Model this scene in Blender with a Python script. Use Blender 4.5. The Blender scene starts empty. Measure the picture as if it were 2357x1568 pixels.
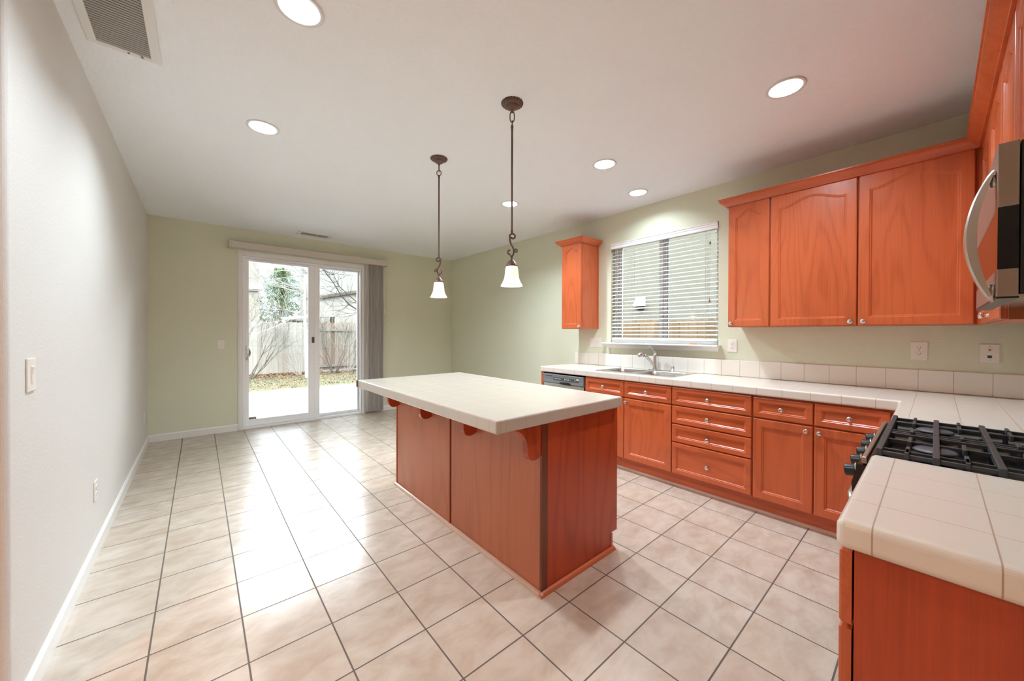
import bpy, bmesh, math, random
from mathutils import Vector, Matrix
random.seed(7)
S = bpy.context.scene
COL = S.collection
PI = math.pi

# ------------------------------------------------------------------ camera
cd = bpy.data.cameras.new('camera'); cam = bpy.data.objects.new('camera', cd); COL.objects.link(cam)
cd.sensor_width = 36; cd.lens = 838.883 * 36 / 2357
cd.shift_x = -4.444 / 2357; cd.shift_y = -10.298 / 2357
cd.clip_start = 0.02; cd.clip_end = 300
Fw = Vector((0.65348247, 0.75691644, -0.00617783)); Rt = Vector((0.75693964, -0.65347778, 0.00302913)); Up = Vector((0.00174428, 0.00665573, 0.99997633))
cam.matrix_world = Matrix(((Rt.x, Up.x, -Fw.x, 0), (Rt.y, Up.y, -Fw.y, 0), (Rt.z, Up.z, -Fw.z, 1.3229), (0, 0, 0, 1)))
S.camera = cam

# ------------------------------------------------------------------ view, world, lights
S.view_settings.view_transform = 'Standard'; S.view_settings.look = 'None'
S.view_settings.gamma = 1; S.view_settings.use_curve_mapping = False
S.view_settings.exposure = 0.92
S.cycles.max_bounces = 9; S.cycles.diffuse_bounces = 6; S.cycles.glossy_bounces = 4
S.cycles.transmission_bounces = 6; S.cycles.transparent_max_bounces = 12
S.cycles.caustics_reflective = False; S.cycles.caustics_refractive = False
S.cycles.sample_clamp_indirect = 5
S.cycles.use_denoising = True
CAN_W = 19.0      # watts per recessed light
CAN_COL = (0.79, 0.918, 1.0)
HALL_COL = (1.0, 0.45, 0.20)   # warm light on the hall corner, from an added unseen can
PEND_W = 1.2
WORLD = 11.0

w = bpy.data.worlds.new('sky'); S.world = w; w.use_nodes = True
nt = w.node_tree; nt.nodes.clear()
wo = nt.nodes.new('ShaderNodeOutputWorld'); bg = nt.nodes.new('ShaderNodeBackground')
tc = nt.nodes.new('ShaderNodeTexCoord'); nz = nt.nodes.new('ShaderNodeTexNoise'); cr = nt.nodes.new('ShaderNodeValToRGB')
nz.inputs['Scale'].default_value = 3.0; nz.inputs['Detail'].default_value = 5
cr.color_ramp.elements[0].position = 0.42; cr.color_ramp.elements[0].color = (0.62, 0.82, 1.0, 1)
cr.color_ramp.elements[1].position = 0.6; cr.color_ramp.elements[1].color = (0.95, 0.97, 1.0, 1)
nt.links.new(tc.outputs['Generated'], nz.inputs['Vector']); nt.links.new(nz.outputs['Fac'], cr.inputs['Fac'])
# an overcast sky: the zenith is several times brighter than the horizon
sx = nt.nodes.new('ShaderNodeSeparateXYZ'); nt.links.new(tc.outputs['Generated'], sx.inputs[0])
el = nt.nodes.new('ShaderNodeMapRange'); nt.links.new(sx.outputs[2], el.inputs['Value']); el.inputs['From Min'].default_value = 0.12; el.inputs['From Max'].default_value = 0.6
el.inputs['To Min'].default_value = 0.95; el.inputs['To Max'].default_value = WORLD
nt.links.new(cr.outputs['Color'], bg.inputs['Color']); nt.links.new(el.outputs[0], bg.inputs['Strength'])
nt.links.new(bg.outputs[0], wo.inputs[0])

def lamp(name, kind, loc, power, color=(1, 1, 1), rot=(0, 0, 0), size=None, sy=None, parent=None, shape=None):
    l = bpy.data.lights.new(name, kind); l.energy = power; l.color = color
    if kind == 'AREA':
        l.size = size
        if shape: l.shape = shape
        if sy: l.shape = 'RECTANGLE'; l.size_y = sy
    elif kind in ('POINT', 'SPOT') and size: l.shadow_soft_size = size
    elif kind == 'SUN' and size: l.angle = size
    o = bpy.data.objects.new(name, l); COL.objects.link(o)
    o.location = loc; o.rotation_euler = rot
    if parent: o.parent = parent; o.location = Vector(loc) - Vector(wloc(parent))
    return o
def wloc(o):
    p = Vector((0, 0, 0))
    while o: p = p + o.location; o = o.parent
    return p
sun = lamp('sun', 'SUN', (0, 8, 20), 0.6, (1, 0.96, 0.9), (0, 0, 0), math.radians(18)); sun.rotation_euler = Vector((0.55, 0.35, -0.76)).to_track_quat('-Z', 'Y').to_euler()
# unseen area lamp added above the patio as extra skylight through the sliding door
sky_fill = lamp('unseen_patio_fill', 'AREA', (1.3, 8.6, 4.0), 650, (0.90, 0.96, 1.0), (0, 0, 0), 4.0, 2.0); sky_fill.rotation_euler = (Vector((1.2, 4.2, 0.3)) - Vector((1.3, 8.6, 4.0))).to_track_quat('-Z', 'Y').to_euler()
# ------------------------------------------------------------------ materials
def srgb(r, g, b):
    f = lambda c: (c / 255 / 12.92) if c / 255 <= 0.04045 else ((c / 255 + 0.055) / 1.055) ** 2.4
    return (f(r), f(g), f(b), 1)
class NT:
    def __init__(s, name):
        s.m = bpy.data.materials.new(name); s.m.use_nodes = True; s.t = s.m.node_tree; s.t.nodes.clear()
        s.out = s.t.nodes.new('ShaderNodeOutputMaterial')
        s.p = s.t.nodes.new('ShaderNodeBsdfPrincipled'); s.t.links.new(s.p.outputs[0], s.out.inputs[0])
        s.geo = None
    def n(s, k): return s.t.nodes.new(k)
    def l(s, a, b): s.t.links.new(a, b)
    def pos(s):
        if not s.geo: s.geo = s.n('ShaderNodeNewGeometry')
        return s.geo.outputs['Position']
    def mapping(s, src, scale=(1, 1, 1), loc=(0, 0, 0)):
        m = s.n('ShaderNodeMapping'); s.l(src, m.inputs['Vector']); m.inputs['Scale'].default_value = scale; m.inputs['Location'].default_value = loc
        return m.outputs[0]
    def noise(s, vec, scale, detail=3, rough=0.5, dist=0):
        x = s.n('ShaderNodeTexNoise'); s.l(vec, x.inputs['Vector']); x.inputs['Scale'].default_value = scale
        x.inputs['Detail'].default_value = detail; x.inputs['Roughness'].default_value = rough; x.inputs['Distortion'].default_value = dist
        return x.outputs['Fac']
    def ramp(s, fac, stops):
        r = s.n('ShaderNodeValToRGB'); s.l(fac, r.inputs['Fac']); e = r.color_ramp.elements
        while len(e) < len(stops): e.new(0.5)
        for i, (p, c) in enumerate(stops): e[i].position = p; e[i].color = c
        return r.outputs['Color']
    def math(s, op, a, b=None, c=None):
        x = s.n('ShaderNodeMath'); x.operation = op
        for i, v in enumerate((a, b, c)):
            if v is None: continue
            if isinstance(v, (int, float)): x.inputs[i].default_value = v
            else: s.l(v, x.inputs[i])
        return x.outputs[0]
    def mix(s, fac, a, b, mode='MIX'):
        x = s.n('ShaderNodeMix'); x.data_type = 'RGBA'; x.blend_type = mode
        if isinstance(fac, (int, float)): x.inputs[0].default_value = fac
        else: s.l(fac, x.inputs[0])
        for i, v in ((6, a), (7, b)):
            if isinstance(v, tuple): x.inputs[i].default_value = v
            else: s.l(v, x.inputs[i])
        return x.outputs[2]
    def bump(s, h, strength=0.2, dist=0.002):
        b = s.n('ShaderNodeBump'); s.l(h, b.inputs['Height']); b.inputs['Strength'].default_value = strength; b.inputs['Distance'].default_value = dist
        s.l(b.outputs[0], s.p.inputs['Normal'])
    def set(s, **k):
        for a, v in k.items():
            i = s.p.inputs[a.replace('_', ' ')]
            if isinstance(v, (int, float, tuple)): i.default_value = v
            else: s.l(v, i)
        return s
    def xyz(s):
        if not hasattr(s, '_xyz'):
            x = s.n('ShaderNodeSeparateXYZ'); s.l(s.pos(), x.inputs[0]); s._xyz = x.outputs
        return s._xyz
    def nrm(s):
        if not hasattr(s, '_nrm'):
            s.pos(); x = s.n('ShaderNodeSeparateXYZ'); s.l(s.geo.outputs['True Normal'], x.inputs[0]); s._nrm = x.outputs
        return s._nrm
    def lines(s, axis, spacing, offset, half):
        """1 on grid lines perpendicular to the axis (0 x, 1 y, 2 z), off on faces that look along it"""
        u = s.math('DIVIDE', s.math('SUBTRACT', s.xyz()[axis], offset), spacing)
        d = s.math('MULTIPLY', s.math('ABSOLUTE', s.math('SUBTRACT', s.math('FRACT', s.math('ADD', u, 0.5)), 0.5)), spacing)
        m = s.math('LESS_THAN', d, half)
        return s.math('MULTIPLY', m, s.math('LESS_THAN', s.math('ABSOLUTE', s.nrm()[axis]), 0.75))
    def line1(s, axis, at, half):
        m = s.math('LESS_THAN', s.math('ABSOLUTE', s.math('SUBTRACT', s.xyz()[axis], at)), half)
        return s.math('MULTIPLY', m, s.math('LESS_THAN', s.math('ABSOLUTE', s.nrm()[axis]), 0.75))

def plain(name, col, rough=0.5, metal=0.0, **k):
    x = NT(name); x.set(Base_Color=col, Roughness=rough, Metallic=metal, **k); return x.m
def paint(name, col, bump=0.35, scale=90, rough=0.55):
    x = NT(name); p = x.pos()
    h = x.noise(p, scale, 3, 0.6)
    c = x.mix(x.noise(p, 1.3, 2), tuple(v * 0.97 for v in col[:3]) + (1,), col)
    x.set(Base_Color=c, Roughness=rough); x.bump(h, bump, 0.004); return x.m
def wood(name, light, dark, axis=2, rough=0.3, seed=0, ring=30, coat=0.12, contrast=1.0):
    x = NT(name); sc = [1.0, 1.0, 1.0]; sc[axis] = 0.16
    v = x.mapping(x.pos(), tuple(sc), (seed * 1.7, seed * 2.3, seed * 0.9))
    big = x.noise(v, 3.4, 1.5, 0.5, 0.1)
    rings = x.math('SINE', x.math('MULTIPLY', big, ring * 3.2))
    rings = x.math('MULTIPLY_ADD', rings, 0.5, 0.5)
    sf = [70.0, 70.0, 70.0]; sf[axis] = 1.6
    fine = x.noise(x.mapping(x.pos(), tuple(sf)), 1.6, 3, 0.6)
    patch = x.noise(x.mapping(x.pos(), tuple(1 if i != axis else 0.35 for i in range(3))), 2.2, 2)
    k = x.math('ADD', x.math('MULTIPLY', x.math('POWER', rings, 3.0), 0.2 * contrast), x.math('MULTIPLY', x.math('SUBTRACT', fine, 0.42), 0.6 * contrast))
    k = x.math('ADD', k, x.math('MULTIPLY', x.math('SUBTRACT', patch, 0.5), 0.7))
    c = x.ramp(k, [(0.0, light), (0.75, dark)])
    x.set(Base_Color=c, Roughness=rough); x.p.inputs['Coat Weight'].default_value = coat; x.p.inputs['Coat Roughness'].default_value = 0.18
    x.bump(fine, 0.05, 0.001); return x.m
M = {}
M['sage'] = paint('sage_paint', srgb(218, 219, 196))
M['offwhite'] = paint('warm_white_paint', srgb(220, 217, 213), 0.3)
M['ceiling'] = paint('ceiling_paint', srgb(243, 247, 251), 0.9, 60, 0.7)
M['trim'] = plain('white_trim_paint', srgb(232, 230, 226), 0.3)
M['vinyl'] = plain('white_vinyl', srgb(246, 248, 250), 0.3)
M['plate'] = plain('ivory_plastic', srgb(236, 230, 220), 0.3)
M['whitemetal'] = plain('white_enamel_metal', srgb(228, 228, 226), 0.4)
OL, OD = srgb(198, 98, 56), srgb(150, 61, 28)
M['oak'] = wood('orange_oak_upright_grain', OL, OD, 2)
M['oak2'] = wood('orange_oak_upright_grain_other_board', srgb(195, 96, 54), srgb(147, 61, 29), 2, seed=3, ring=20)
M['oakY'] = wood('orange_oak_level_grain', OL, OD, 1, ring=18)
M['oakX'] = wood('orange_oak_level_grain_crosswise', OL, OD, 0, ring=18)
M['veneer'] = wood('brown_oak_veneer', srgb(190, 114, 80), srgb(146, 80, 54), 2, 0.32, 5, 12, contrast=0.9)
M['veneer_end'] = wood('red_oak_veneer', srgb(184, 72, 32), srgb(136, 46, 17), 2, 0.35, 8, 14, contrast=1.5)
M['shoe'] = wood('washed_oak_moulding', srgb(206, 176, 158), srgb(150, 110, 88), 1, 0.4, contrast=0.6)
M['shoeX'] = wood('oak_moulding', srgb(196, 108, 68), srgb(150, 74, 44), 0, 0.4, contrast=0.6)
M['chrome'] = plain('chrome', (0.74, 0.76, 0.78, 1), 0.14, 1.0)
M['steel'] = plain('brushed_steel', (0.62, 0.6, 0.58, 1), 0.3, 1.0)
M['steel_door'] = plain('steel_oak_reflection', (0.36, 0.275, 0.225, 1), 0.42, 0.85)  # brown reflection of the oak cabinets put into the steel colour
M['steel_sink'] = plain('sink_steel', (0.66, 0.64, 0.62, 1), 0.22, 1.0)
M['bronze'] = plain('brown_bronze', srgb(104, 82, 72), 0.42, 0.55)
M['black_gloss'] = plain('black_enamel', (0.006, 0.006, 0.007, 1), 0.12)
M['iron'] = plain('cast_iron', (0.042, 0.044, 0.047, 1), 0.5)
M['black'] = plain('black_plastic', (0.012, 0.012, 0.012, 1), 0.3)
M['dark'] = plain('dark_gap', (0.02, 0.012, 0.008, 1), 0.8)
M['grey_panel'] = plain('slate_grey_plastic', srgb(128, 134, 140), 0.3, 0.3)
M['panel_dark'] = plain('dark_grey_panel', srgb(70, 72, 72), 0.3)
M['mark'] = plain('pale_print', srgb(215, 215, 210), 0.5)
M['burner'] = plain('burner_cap', srgb(84, 88, 94), 0.35)
M['brass'] = plain('brass', (0.6, 0.35, 0.12, 1), 0.3, 1.0)
M['blue'] = plain('blue_plastic', srgb(40, 70, 110), 0.4)
M['vane'] = None
def emis(name, col, strength, base=(0.9, 0.9, 0.9, 1)):
    x = NT(name); x.set(Base_Color=base, Roughness=0.4); x.p.inputs['Emission Color'].default_value = col; x.p.inputs['Emission Strength'].default_value = strength; return x.m
M['lens'] = emis('lit_lens', (1, 0.98, 0.95, 1), 5.0)
M['shade'] = emis('lit_glass_shade', (1.0, 0.82, 0.58, 1), 0.42, (0.85, 0.80, 0.70, 1))
M['bulb'] = emis('bulb', (1.0, 0.85, 0.62, 1), 14.0)
def glass():
    x = NT('window_glass'); x.t.nodes.remove(x.p)
    tr = x.n('ShaderNodeBsdfTransparent'); tr.inputs[0].default_value = (0.97, 0.985, 0.98, 1)
    gl = x.n('ShaderNodeBsdfGlossy'); gl.inputs['Roughness'].default_value = 0.0; gl.inputs[0].default_value = (1, 1, 1, 1)
    fr = x.n('ShaderNodeFresnel'); fr.inputs[0].default_value = 1.45
    mx = x.n('ShaderNodeMixShader'); x.l(fr.outputs[0], mx.inputs[0]); x.l(tr.outputs[0], mx.inputs[1]); x.l(gl.outputs[0], mx.inputs[2])
    x.l(mx.outputs[0], x.out.inputs[0]); return x.m
M['glass'] = glass()
def floor_mat():
    x = NT('floor_tile'); s = 0.30798
    g = x.math('MAXIMUM', x.lines(0, s, 0.1483, 0.0032), x.lines(1, s, -0.0574, 0.0032))
    soft = x.math('MAXIMUM', x.lines(0, s, 0.1483, 0.0052), x.lines(1, s, -0.0574, 0.0052))
    fx = x.math('FLOOR', x.math('DIVIDE', x.math('SUBTRACT', x.xyz()[0], 0.1483), s)); fy = x.math('FLOOR', x.math('DIVIDE', x.math('ADD', x.xyz()[1], 0.0574), s))
    cx = x.n('ShaderNodeCombineXYZ'); x.l(fx, cx.inputs[0]); x.l(fy, cx.inputs[1])
    wn = x.n('ShaderNodeTexWhiteNoise'); x.l(cx.outputs[0], wn.inputs['Vector'])
    off = x.n('ShaderNodeVectorMath'); off.operation = 'MULTIPLY_ADD'; x.l(wn.outputs['Color'], off.inputs[0]); off.inputs[1].default_value = (9, 9, 9); x.l(x.pos(), off.inputs[2])
    n = x.noise(x.mapping(off.outputs[0], (1, 1.6, 1)), 7.0, 5, 0.6, 0.4)
    c = x.ramp(n, [(0.3, srgb(177, 159, 143)), (0.52, srgb(189, 175, 161)), (0.72, srgb(199, 189, 177))])
    c = x.mix(x.math('MULTIPLY', wn.outputs['Value'], 0.25), c, srgb(200, 180, 162))
    c = x.mix(g, c, srgb(88, 74, 64))
    x.set(Base_Color=c, Roughness=x.math('MULTIPLY_ADD', g, 0.5, x.math('MULTIPLY_ADD', n, 0.10, 0.15)))
    x.p.inputs['IOR'].default_value = 1.55
    x.bump(x.math('SUBTRACT', x.math('MULTIPLY', n, 0.12), soft), 0.6, 0.002); return x.m
M['floor'] = floor_mat()
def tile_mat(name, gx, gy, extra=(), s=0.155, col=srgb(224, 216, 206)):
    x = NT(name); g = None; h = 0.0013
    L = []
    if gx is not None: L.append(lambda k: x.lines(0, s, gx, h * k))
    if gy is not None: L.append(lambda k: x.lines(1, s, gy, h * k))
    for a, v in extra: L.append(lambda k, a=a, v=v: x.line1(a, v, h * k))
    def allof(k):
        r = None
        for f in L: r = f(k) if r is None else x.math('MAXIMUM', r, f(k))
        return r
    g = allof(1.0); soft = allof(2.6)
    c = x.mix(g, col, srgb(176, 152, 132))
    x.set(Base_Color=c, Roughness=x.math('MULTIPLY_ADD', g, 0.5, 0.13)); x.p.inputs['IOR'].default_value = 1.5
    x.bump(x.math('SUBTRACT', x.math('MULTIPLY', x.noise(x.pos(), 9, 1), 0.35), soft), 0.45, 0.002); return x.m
M['tile_sink'] = tile_mat('cream_tile_sink_run', 0.85 + 0.155 * 14, 0.08, [(0, 3.13)])
M['tile_island_dimmed'] = tile_mat('cream_tile_island_dimmed', 1.162, 1.410, [(0, 1.04), (1, 1.309)], col=srgb(198, 191, 181))  # same cream tile, colour darkened to offset the strong light on the island
M['tile_near'] = tile_mat('cream_tile_near', 1.153, -0.075)
M['tile_splash_lifted'] = tile_mat('cream_tile_backsplash_lifted', 3.0, 0.078, col=srgb(238, 231, 221))  # same cream tile, colour lightened to stand in for missing light there

# ------------------------------------------------------------------ mesh helpers
class MB:
    def __init__(s): s.v = []; s.f = []; s.sm = []
    def add(s, vs, fs, smooth=False):
        o = len(s.v); s.v += [tuple(p) for p in vs]; s.f += [tuple(i + o for i in f) for f in fs]; s.sm += [smooth] * len(fs)
        return s
    def box(s, x0, x1, y0, y1, z0, z1):
        x0, x1 = sorted((x0, x1)); y0, y1 = sorted((y0, y1)); z0, z1 = sorted((z0, z1))
        return s.add([(x0, y0, z0), (x1, y0, z0), (x1, y1, z0), (x0, y1, z0), (x0, y0, z1), (x1, y0, z1), (x1, y1, z1), (x0, y1, z1)],
                     [(0, 3, 2, 1), (4, 5, 6, 7), (0, 1, 5, 4), (1, 2, 6, 5), (2, 3, 7, 6), (3, 0, 4, 7)])
    def prism(s, pts, fn, a, b):
        """closed 2d outline pts (u, v) swept from a to b; fn(u, v, t) gives the point"""
        n = len(pts); vs = [fn(u, v, a) for u, v in pts] + [fn(u, v, b) for u, v in pts]
        fs = [tuple(range(n)), tuple(range(2 * n - 1, n - 1, -1))] + [(i, i + n, (i + 1) % n + n, (i + 1) % n) for i in range(n)]
        return s.add(vs, fs)
    def tube(s, pts, r, n=8, smooth=True, cap=True):
        pts = [Vector(p) for p in pts]; rs = r if isinstance(r, (list, tuple)) else [r] * len(pts)
        vs = []; up = None
        for i, p in enumerate(pts):
            t = (pts[min(i + 1, len(pts) - 1)] - pts[max(i - 1, 0)]).normalized()
            if up is None: up = Vector((0, 0, 1)) if abs(t.z) < 0.9 else Vector((1, 0, 0))
            a = t.cross(up); a = a.normalized() if a.length > 1e-6 else t.orthogonal().normalized(); b = t.cross(a).normalized(); up = -b if False else up
            for k in range(n):
                q = 2 * PI * k / n; vs.append(p + a * math.cos(q) * rs[i] + b * math.sin(q) * rs[i])
        fs = [(i * n + k, i * n + (k + 1) % n, (i + 1) * n + (k + 1) % n, (i + 1) * n + k) for i in range(len(pts) - 1) for k in range(n)]
        if cap: fs += [tuple(range(n - 1, -1, -1)), tuple(range((len(pts) - 1) * n, len(pts) * n))]
        return s.add(vs, fs, smooth)
    def lathe(s, prof, c=(0, 0, 0), axis=(0, 0, 1), n=24, smooth=True, flute=0.0, nf=0, cap=True):
        c = Vector(c); ax = Vector(axis).normalized(); a = ax.orthogonal().normalized(); b = ax.cross(a)
        vs = []
        for (r, h) in prof:
            for k in range(n):
                q = 2 * PI * k / n; rr = r * (1 + flute * math.cos(nf * q)) if nf else r
                vs.append(c + ax * h + a * math.cos(q) * rr + b * math.sin(q) * rr)
        m = len(prof)
        fs = [(i * n + k, i * n + (k + 1) % n, (i + 1) * n + (k + 1) % n, (i + 1) * n + k) for i in range(m - 1) for k in range(n)]
        if cap and prof[0][0] > 1e-5: fs.append(tuple(range(n - 1, -1, -1)))
        if cap and prof[-1][0] > 1e-5: fs.append(tuple(range((m - 1) * n, m * n)))
        return s.add(vs, fs, smooth)
    def torus(s, c, R, r, axis=(0, 0, 1), n=20, m=8, sx=1.0, sz=1.0):
        ax = Vector(axis).normalized(); a = ax.orthogonal().normalized(); b = ax.cross(a); c = Vector(c); vs = []
        for i in range(n):
            q = 2 * PI * i / n; d = a * math.cos(q) + b * math.sin(q)
            cc = c + a * math.cos(q) * R * sx + b * math.sin(q) * R * sz
            for k in range(m):
                p = 2 * PI * k / m; vs.append(cc + d * math.cos(p) * r + ax * math.sin(p) * r)
        return s.add(vs, [(i * m + k, i * m + (k + 1) % m, ((i + 1) % n) * m + (k + 1) % m, ((i + 1) % n) * m + k) for i in range(n) for k in range(m)], True)
    def cells(s, xs, ys, inside, z0, z1):
        nx, ny = len(xs), len(ys); id_ = lambda i, j, t: (t * ny + j) * nx + i
        vs = [(x, y, z) for z in (z0, z1) for y in ys for x in xs]; fs = []
        ok = lambda i, j: 0 <= i < nx - 1 and 0 <= j < ny - 1 and inside((xs[i] + xs[i + 1]) / 2, (ys[j] + ys[j + 1]) / 2)
        for i in range(nx - 1):
            for j in range(ny - 1):
                if not ok(i, j): continue
                fs.append((id_(i, j, 1), id_(i + 1, j, 1), id_(i + 1, j + 1, 1), id_(i, j + 1, 1)))
                fs.append((id_(i, j, 0), id_(i, j + 1, 0), id_(i + 1, j + 1, 0), id_(i + 1, j, 0)))
                if not ok(i - 1, j): fs.append((id_(i, j, 0), id_(i, j, 1), id_(i, j + 1, 1), id_(i, j + 1, 0)))
                if not ok(i + 1, j): fs.append((id_(i + 1, j, 0), id_(i + 1, j + 1, 0), id_(i + 1, j + 1, 1), id_(i + 1, j, 1)))
                if not ok(i, j - 1): fs.append((id_(i, j, 0), id_(i + 1, j, 0), id_(i + 1, j, 1), id_(i, j, 1)))
                if not ok(i, j + 1): fs.append((id_(i, j + 1, 0), id_(i, j + 1, 1), id_(i + 1, j + 1, 1), id_(i + 1, j + 1, 0)))
        return s.add(vs, fs)
    def build(s, name, mat, parent=None, bevel=0, seg=2, fix=True):
        me = bpy.data.meshes.new(name); off = wloc(parent) if parent else Vector((0, 0, 0))
        me.from_pydata([(Vector(p) - off) for p in s.v], [], s.f)
        me.polygons.foreach_set('use_smooth', s.sm); me.update()
        if fix:
            bm = bmesh.new(); bm.from_mesh(me); 
            loose = [v for v in bm.verts if not v.link_faces]; bmesh.ops.delete(bm, geom=loose, context='VERTS')
            bmesh.ops.recalc_face_normals(bm, faces=bm.faces); bm.to_mesh(me); bm.free()
        mats = mat if isinstance(mat, list) else [mat]
        for q in mats: me.materials.append(q)
        o = bpy.data.objects.new(name, me); COL.objects.link(o)
        if parent: o.parent = parent
        if bevel:
            b = o.modifiers.new('bevel', 'BEVEL'); b.width = bevel; b.segments = seg; b.limit_method = 'ANGLE'; b.angle_limit = math.radians(40); b.harden_normals = False
        return o
def thing(name, label, cat, loc=(0, 0, 0), group=None):
    o = bpy.data.objects.new(name, None); COL.objects.link(o); o.location = loc; o.empty_display_size = 0.1
    o['label'] = label; o['category'] = cat
    if group: o['group'] = group
    return o
def tag(o, label, cat, group=None, kind=None):
    o['label'] = label; o['category'] = cat
    if group: o['group'] = group
    if kind: o['kind'] = kind
    return o
def struct(mb, name, mat, bevel=0, seg=2, label=None):
    o = mb.build(name, mat, None, bevel, seg); o['kind'] = 'structure'
    if label: o['label'] = label
    return o
def copy_tree(o, parent=None):
    c = o.copy(); COL.objects.link(c)
    if parent is not None: c.parent = parent
    for ch in list(o.children): copy_tree(ch, c)
    return c

# a frame F(u, v, w): u across the front, v outwards from it, w up
def frame(o, u, v):
    o, u, v = Vector(o), Vector(u), Vector(v); return lambda a, b, c: tuple(o + u * a + v * b + Vector((0, 0, c)))
def fbox(mb, F, u0, u1, v0, v1, w0, w1):
    vs = [F(u, v, w) for w in (w0, w1) for v in (v0, v1) for u in (u0, u1)]
    return mb.add(vs, [(0, 1, 3, 2), (4, 6, 7, 5), (0, 4, 5, 1), (1, 5, 7, 3), (3, 7, 6, 2), (2, 6, 4, 0)])
def door_mesh(F, u0, u1, w0, w1, v0, t, fr=0.055, arch=0.0, top=None, raised=False):
    """framed door or drawer front with a sunk panel; arch > 0 gives the panel a cathedral top"""
    mb = MB(); N = 24 if arch else 2
    def loop(a0, a1, b0, b1, v, ar=0.0):
        pts = [(a0, b0), (a1, b0)]
        for i in range(N):
            q = 1 - i / (N - 1); x = a0 + (a1 - a0) * q; z = b1
            if ar:
                k = abs(2 * q - 1); k = max(0.0, 1 - k / 0.86); k = k * k * (3 - 2 * k); k = k ** 0.8; z = b1 + ar * k
            pts.append((x, z))
        return [F(a, v, b) for a, b in pts]
    top = top if top is not None else fr
    ft = v0 + t
    L = [loop(u0, u1, w0, w1, v0), loop(u0, u1, w0, w1, ft - 0.005), loop(u0 + 0.002, u1 - 0.002, w0 + 0.002, w1 - 0.002, ft - 0.0015), loop(u0 + 0.006, u1 - 0.006, w0 + 0.006, w1 - 0.006, ft),
         loop(u0 + fr, u1 - fr, w0 + fr, w1 - top, ft, arch), loop(u0 + fr + 0.004, u1 - fr - 0.004, w0 + fr + 0.004, w1 - top - 0.004, ft - 0.0035, arch),
         loop(u0 + fr + 0.009, u1 - fr - 0.009, w0 + fr + 0.009, w1 - top - 0.009, ft - 0.004, arch), loop(u0 + fr + 0.014, u1 - fr - 0.014, w0 + fr + 0.014, w1 - top - 0.014, ft - 0.009, arch)]
    n = N + 2; vs = [p for l in L for p in l]; fs = [tuple(range(n - 1, -1, -1)), tuple(range((len(L) - 1) * n, len(L) * n))]
    for i in range(len(L) - 1):
        for k in range(n): fs.append((i * n + k, i * n + (k + 1) % n, (i + 1) * n + (k + 1) % n, (i + 1) * n + k))
    return mb.add(vs, fs)
def knob(F, u, w, v, parent):
    c = F(u, v, w); ax = Vector(F(0, 1, 0)) - Vector(F(0, 0, 0))
    return MB().lathe([(0.009, -0.001), (0.009, 0.002), (0.0055, 0.004), (0.005, 0.012), (0.009, 0.015), (0.0145, 0.019), (0.016, 0.023), (0.0145, 0.028), (0.009, 0.0305), (0.0, 0.031)], c, ax, 20).build('knob', M['chrome'], parent)

XL, XR, YB, YR, ZC = -0.4705, 3.7283, 6.1888, -0.515, 2.743
WT = 0.15
# ------------------------------------------------------------------ room shell
o = struct(MB().box(-4.6, XR + WT, -5.2, YB + WT, -0.25, 0), 'floor', M['floor'])
CANS = [(0.335, 1.83), (0.335, 3.045), (2.565, 1.82), (2.57, 3.05), (2.555, 0.575), (3.33, 1.962), (-1.7, 0.7), (-2.2, -3.0), (0.335, -3.0)]
def ceiling():
    mb = MB(); h = 0.14; R = 0.078
    xs = sorted({-4.6, XR + WT} | {x + d for x, y in CANS for d in (-h, h)}); ys = sorted({-5.2, YB + WT} | {y + d for x, y in CANS for d in (-h, h)})
    for i in range(len(xs) - 1):
        for j in range(len(ys) - 1):
            cx, cy = (xs[i] + xs[i + 1]) / 2, (ys[j] + ys[j + 1]) / 2
            if any(abs(cx - x) < h and abs(cy - y) < h for x, y in CANS): continue
            mb.add([(xs[i], ys[j], ZC), (xs[i], ys[j + 1], ZC), (xs[i + 1], ys[j + 1], ZC), (xs[i + 1], ys[j], ZC)], [(0, 1, 2, 3)])
    for x, y in CANS:
        n = 32; outer = []; inner = []
        for k in range(n):
            q = 2 * PI * k / n; c, s_ = math.cos(q), math.sin(q); m = h / max(abs(c), abs(s_))
            outer.append((x + c * m, y + s_ * m, ZC)); inner.append((x + c * R, y + s_ * R, ZC))
        mb.add(outer + inner, [(k, k + n, (k + 1) % n + n, (k + 1) % n) for k in range(n)])
    mb.box(-4.6, XR + WT, -5.2, YB + WT, 2.92, 3.0)
    o = mb.build('ceiling', M['ceiling'], fix=False); o['kind'] = 'structure'
ceiling()
# left wall with its rounded outside corner, returning along the hall
r = 0.02; arc = [(XL - r + r * math.cos(a), 1.97 + r - r * math.sin(a)) for a in [PI / 2 * k / 6 for k in range(7)]]
pts = [(XL, YB + WT)] + arc + [(-4.6, 1.97), (-4.6, 2.09), (XL - 0.12, 2.09), (XL - 0.12, YB + WT)]
struct(MB().prism(pts, lambda u, v, t: (u, v, t), 0, 3.0), 'wall_left', M['offwhite'])
mb = MB().cells([XL - 0.12, 0.447, 2.025, XR + WT], [0, 1, 2], lambda x, y: True, 0, 1); mb = MB()
xs = [XL, 0.447, 2.025, XR + WT]
mb.box(XL, 0.447, YB, YB + WT, -0.2, 3.0).box(2.025, XR + WT, YB, YB + WT, -0.2, 3.0).box(0.447, 2.025, YB, YB + WT, 2.381, 3.0)
struct(mb, 'wall_back', M['sage'])
WY0, WY1, WZ0, WZ1 = 1.352, 2.545, 1.222, 2.398
mb = MB().box(XR, XR + WT, -0.7, WY0, -0.2, 3.0).box(XR, XR + WT, WY1, YB, -0.2, 3.0).box(XR, XR + WT, WY0, WY1, -0.2, WZ0).box(XR, XR + WT, WY0, WY1, WZ1, 3.0)
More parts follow.
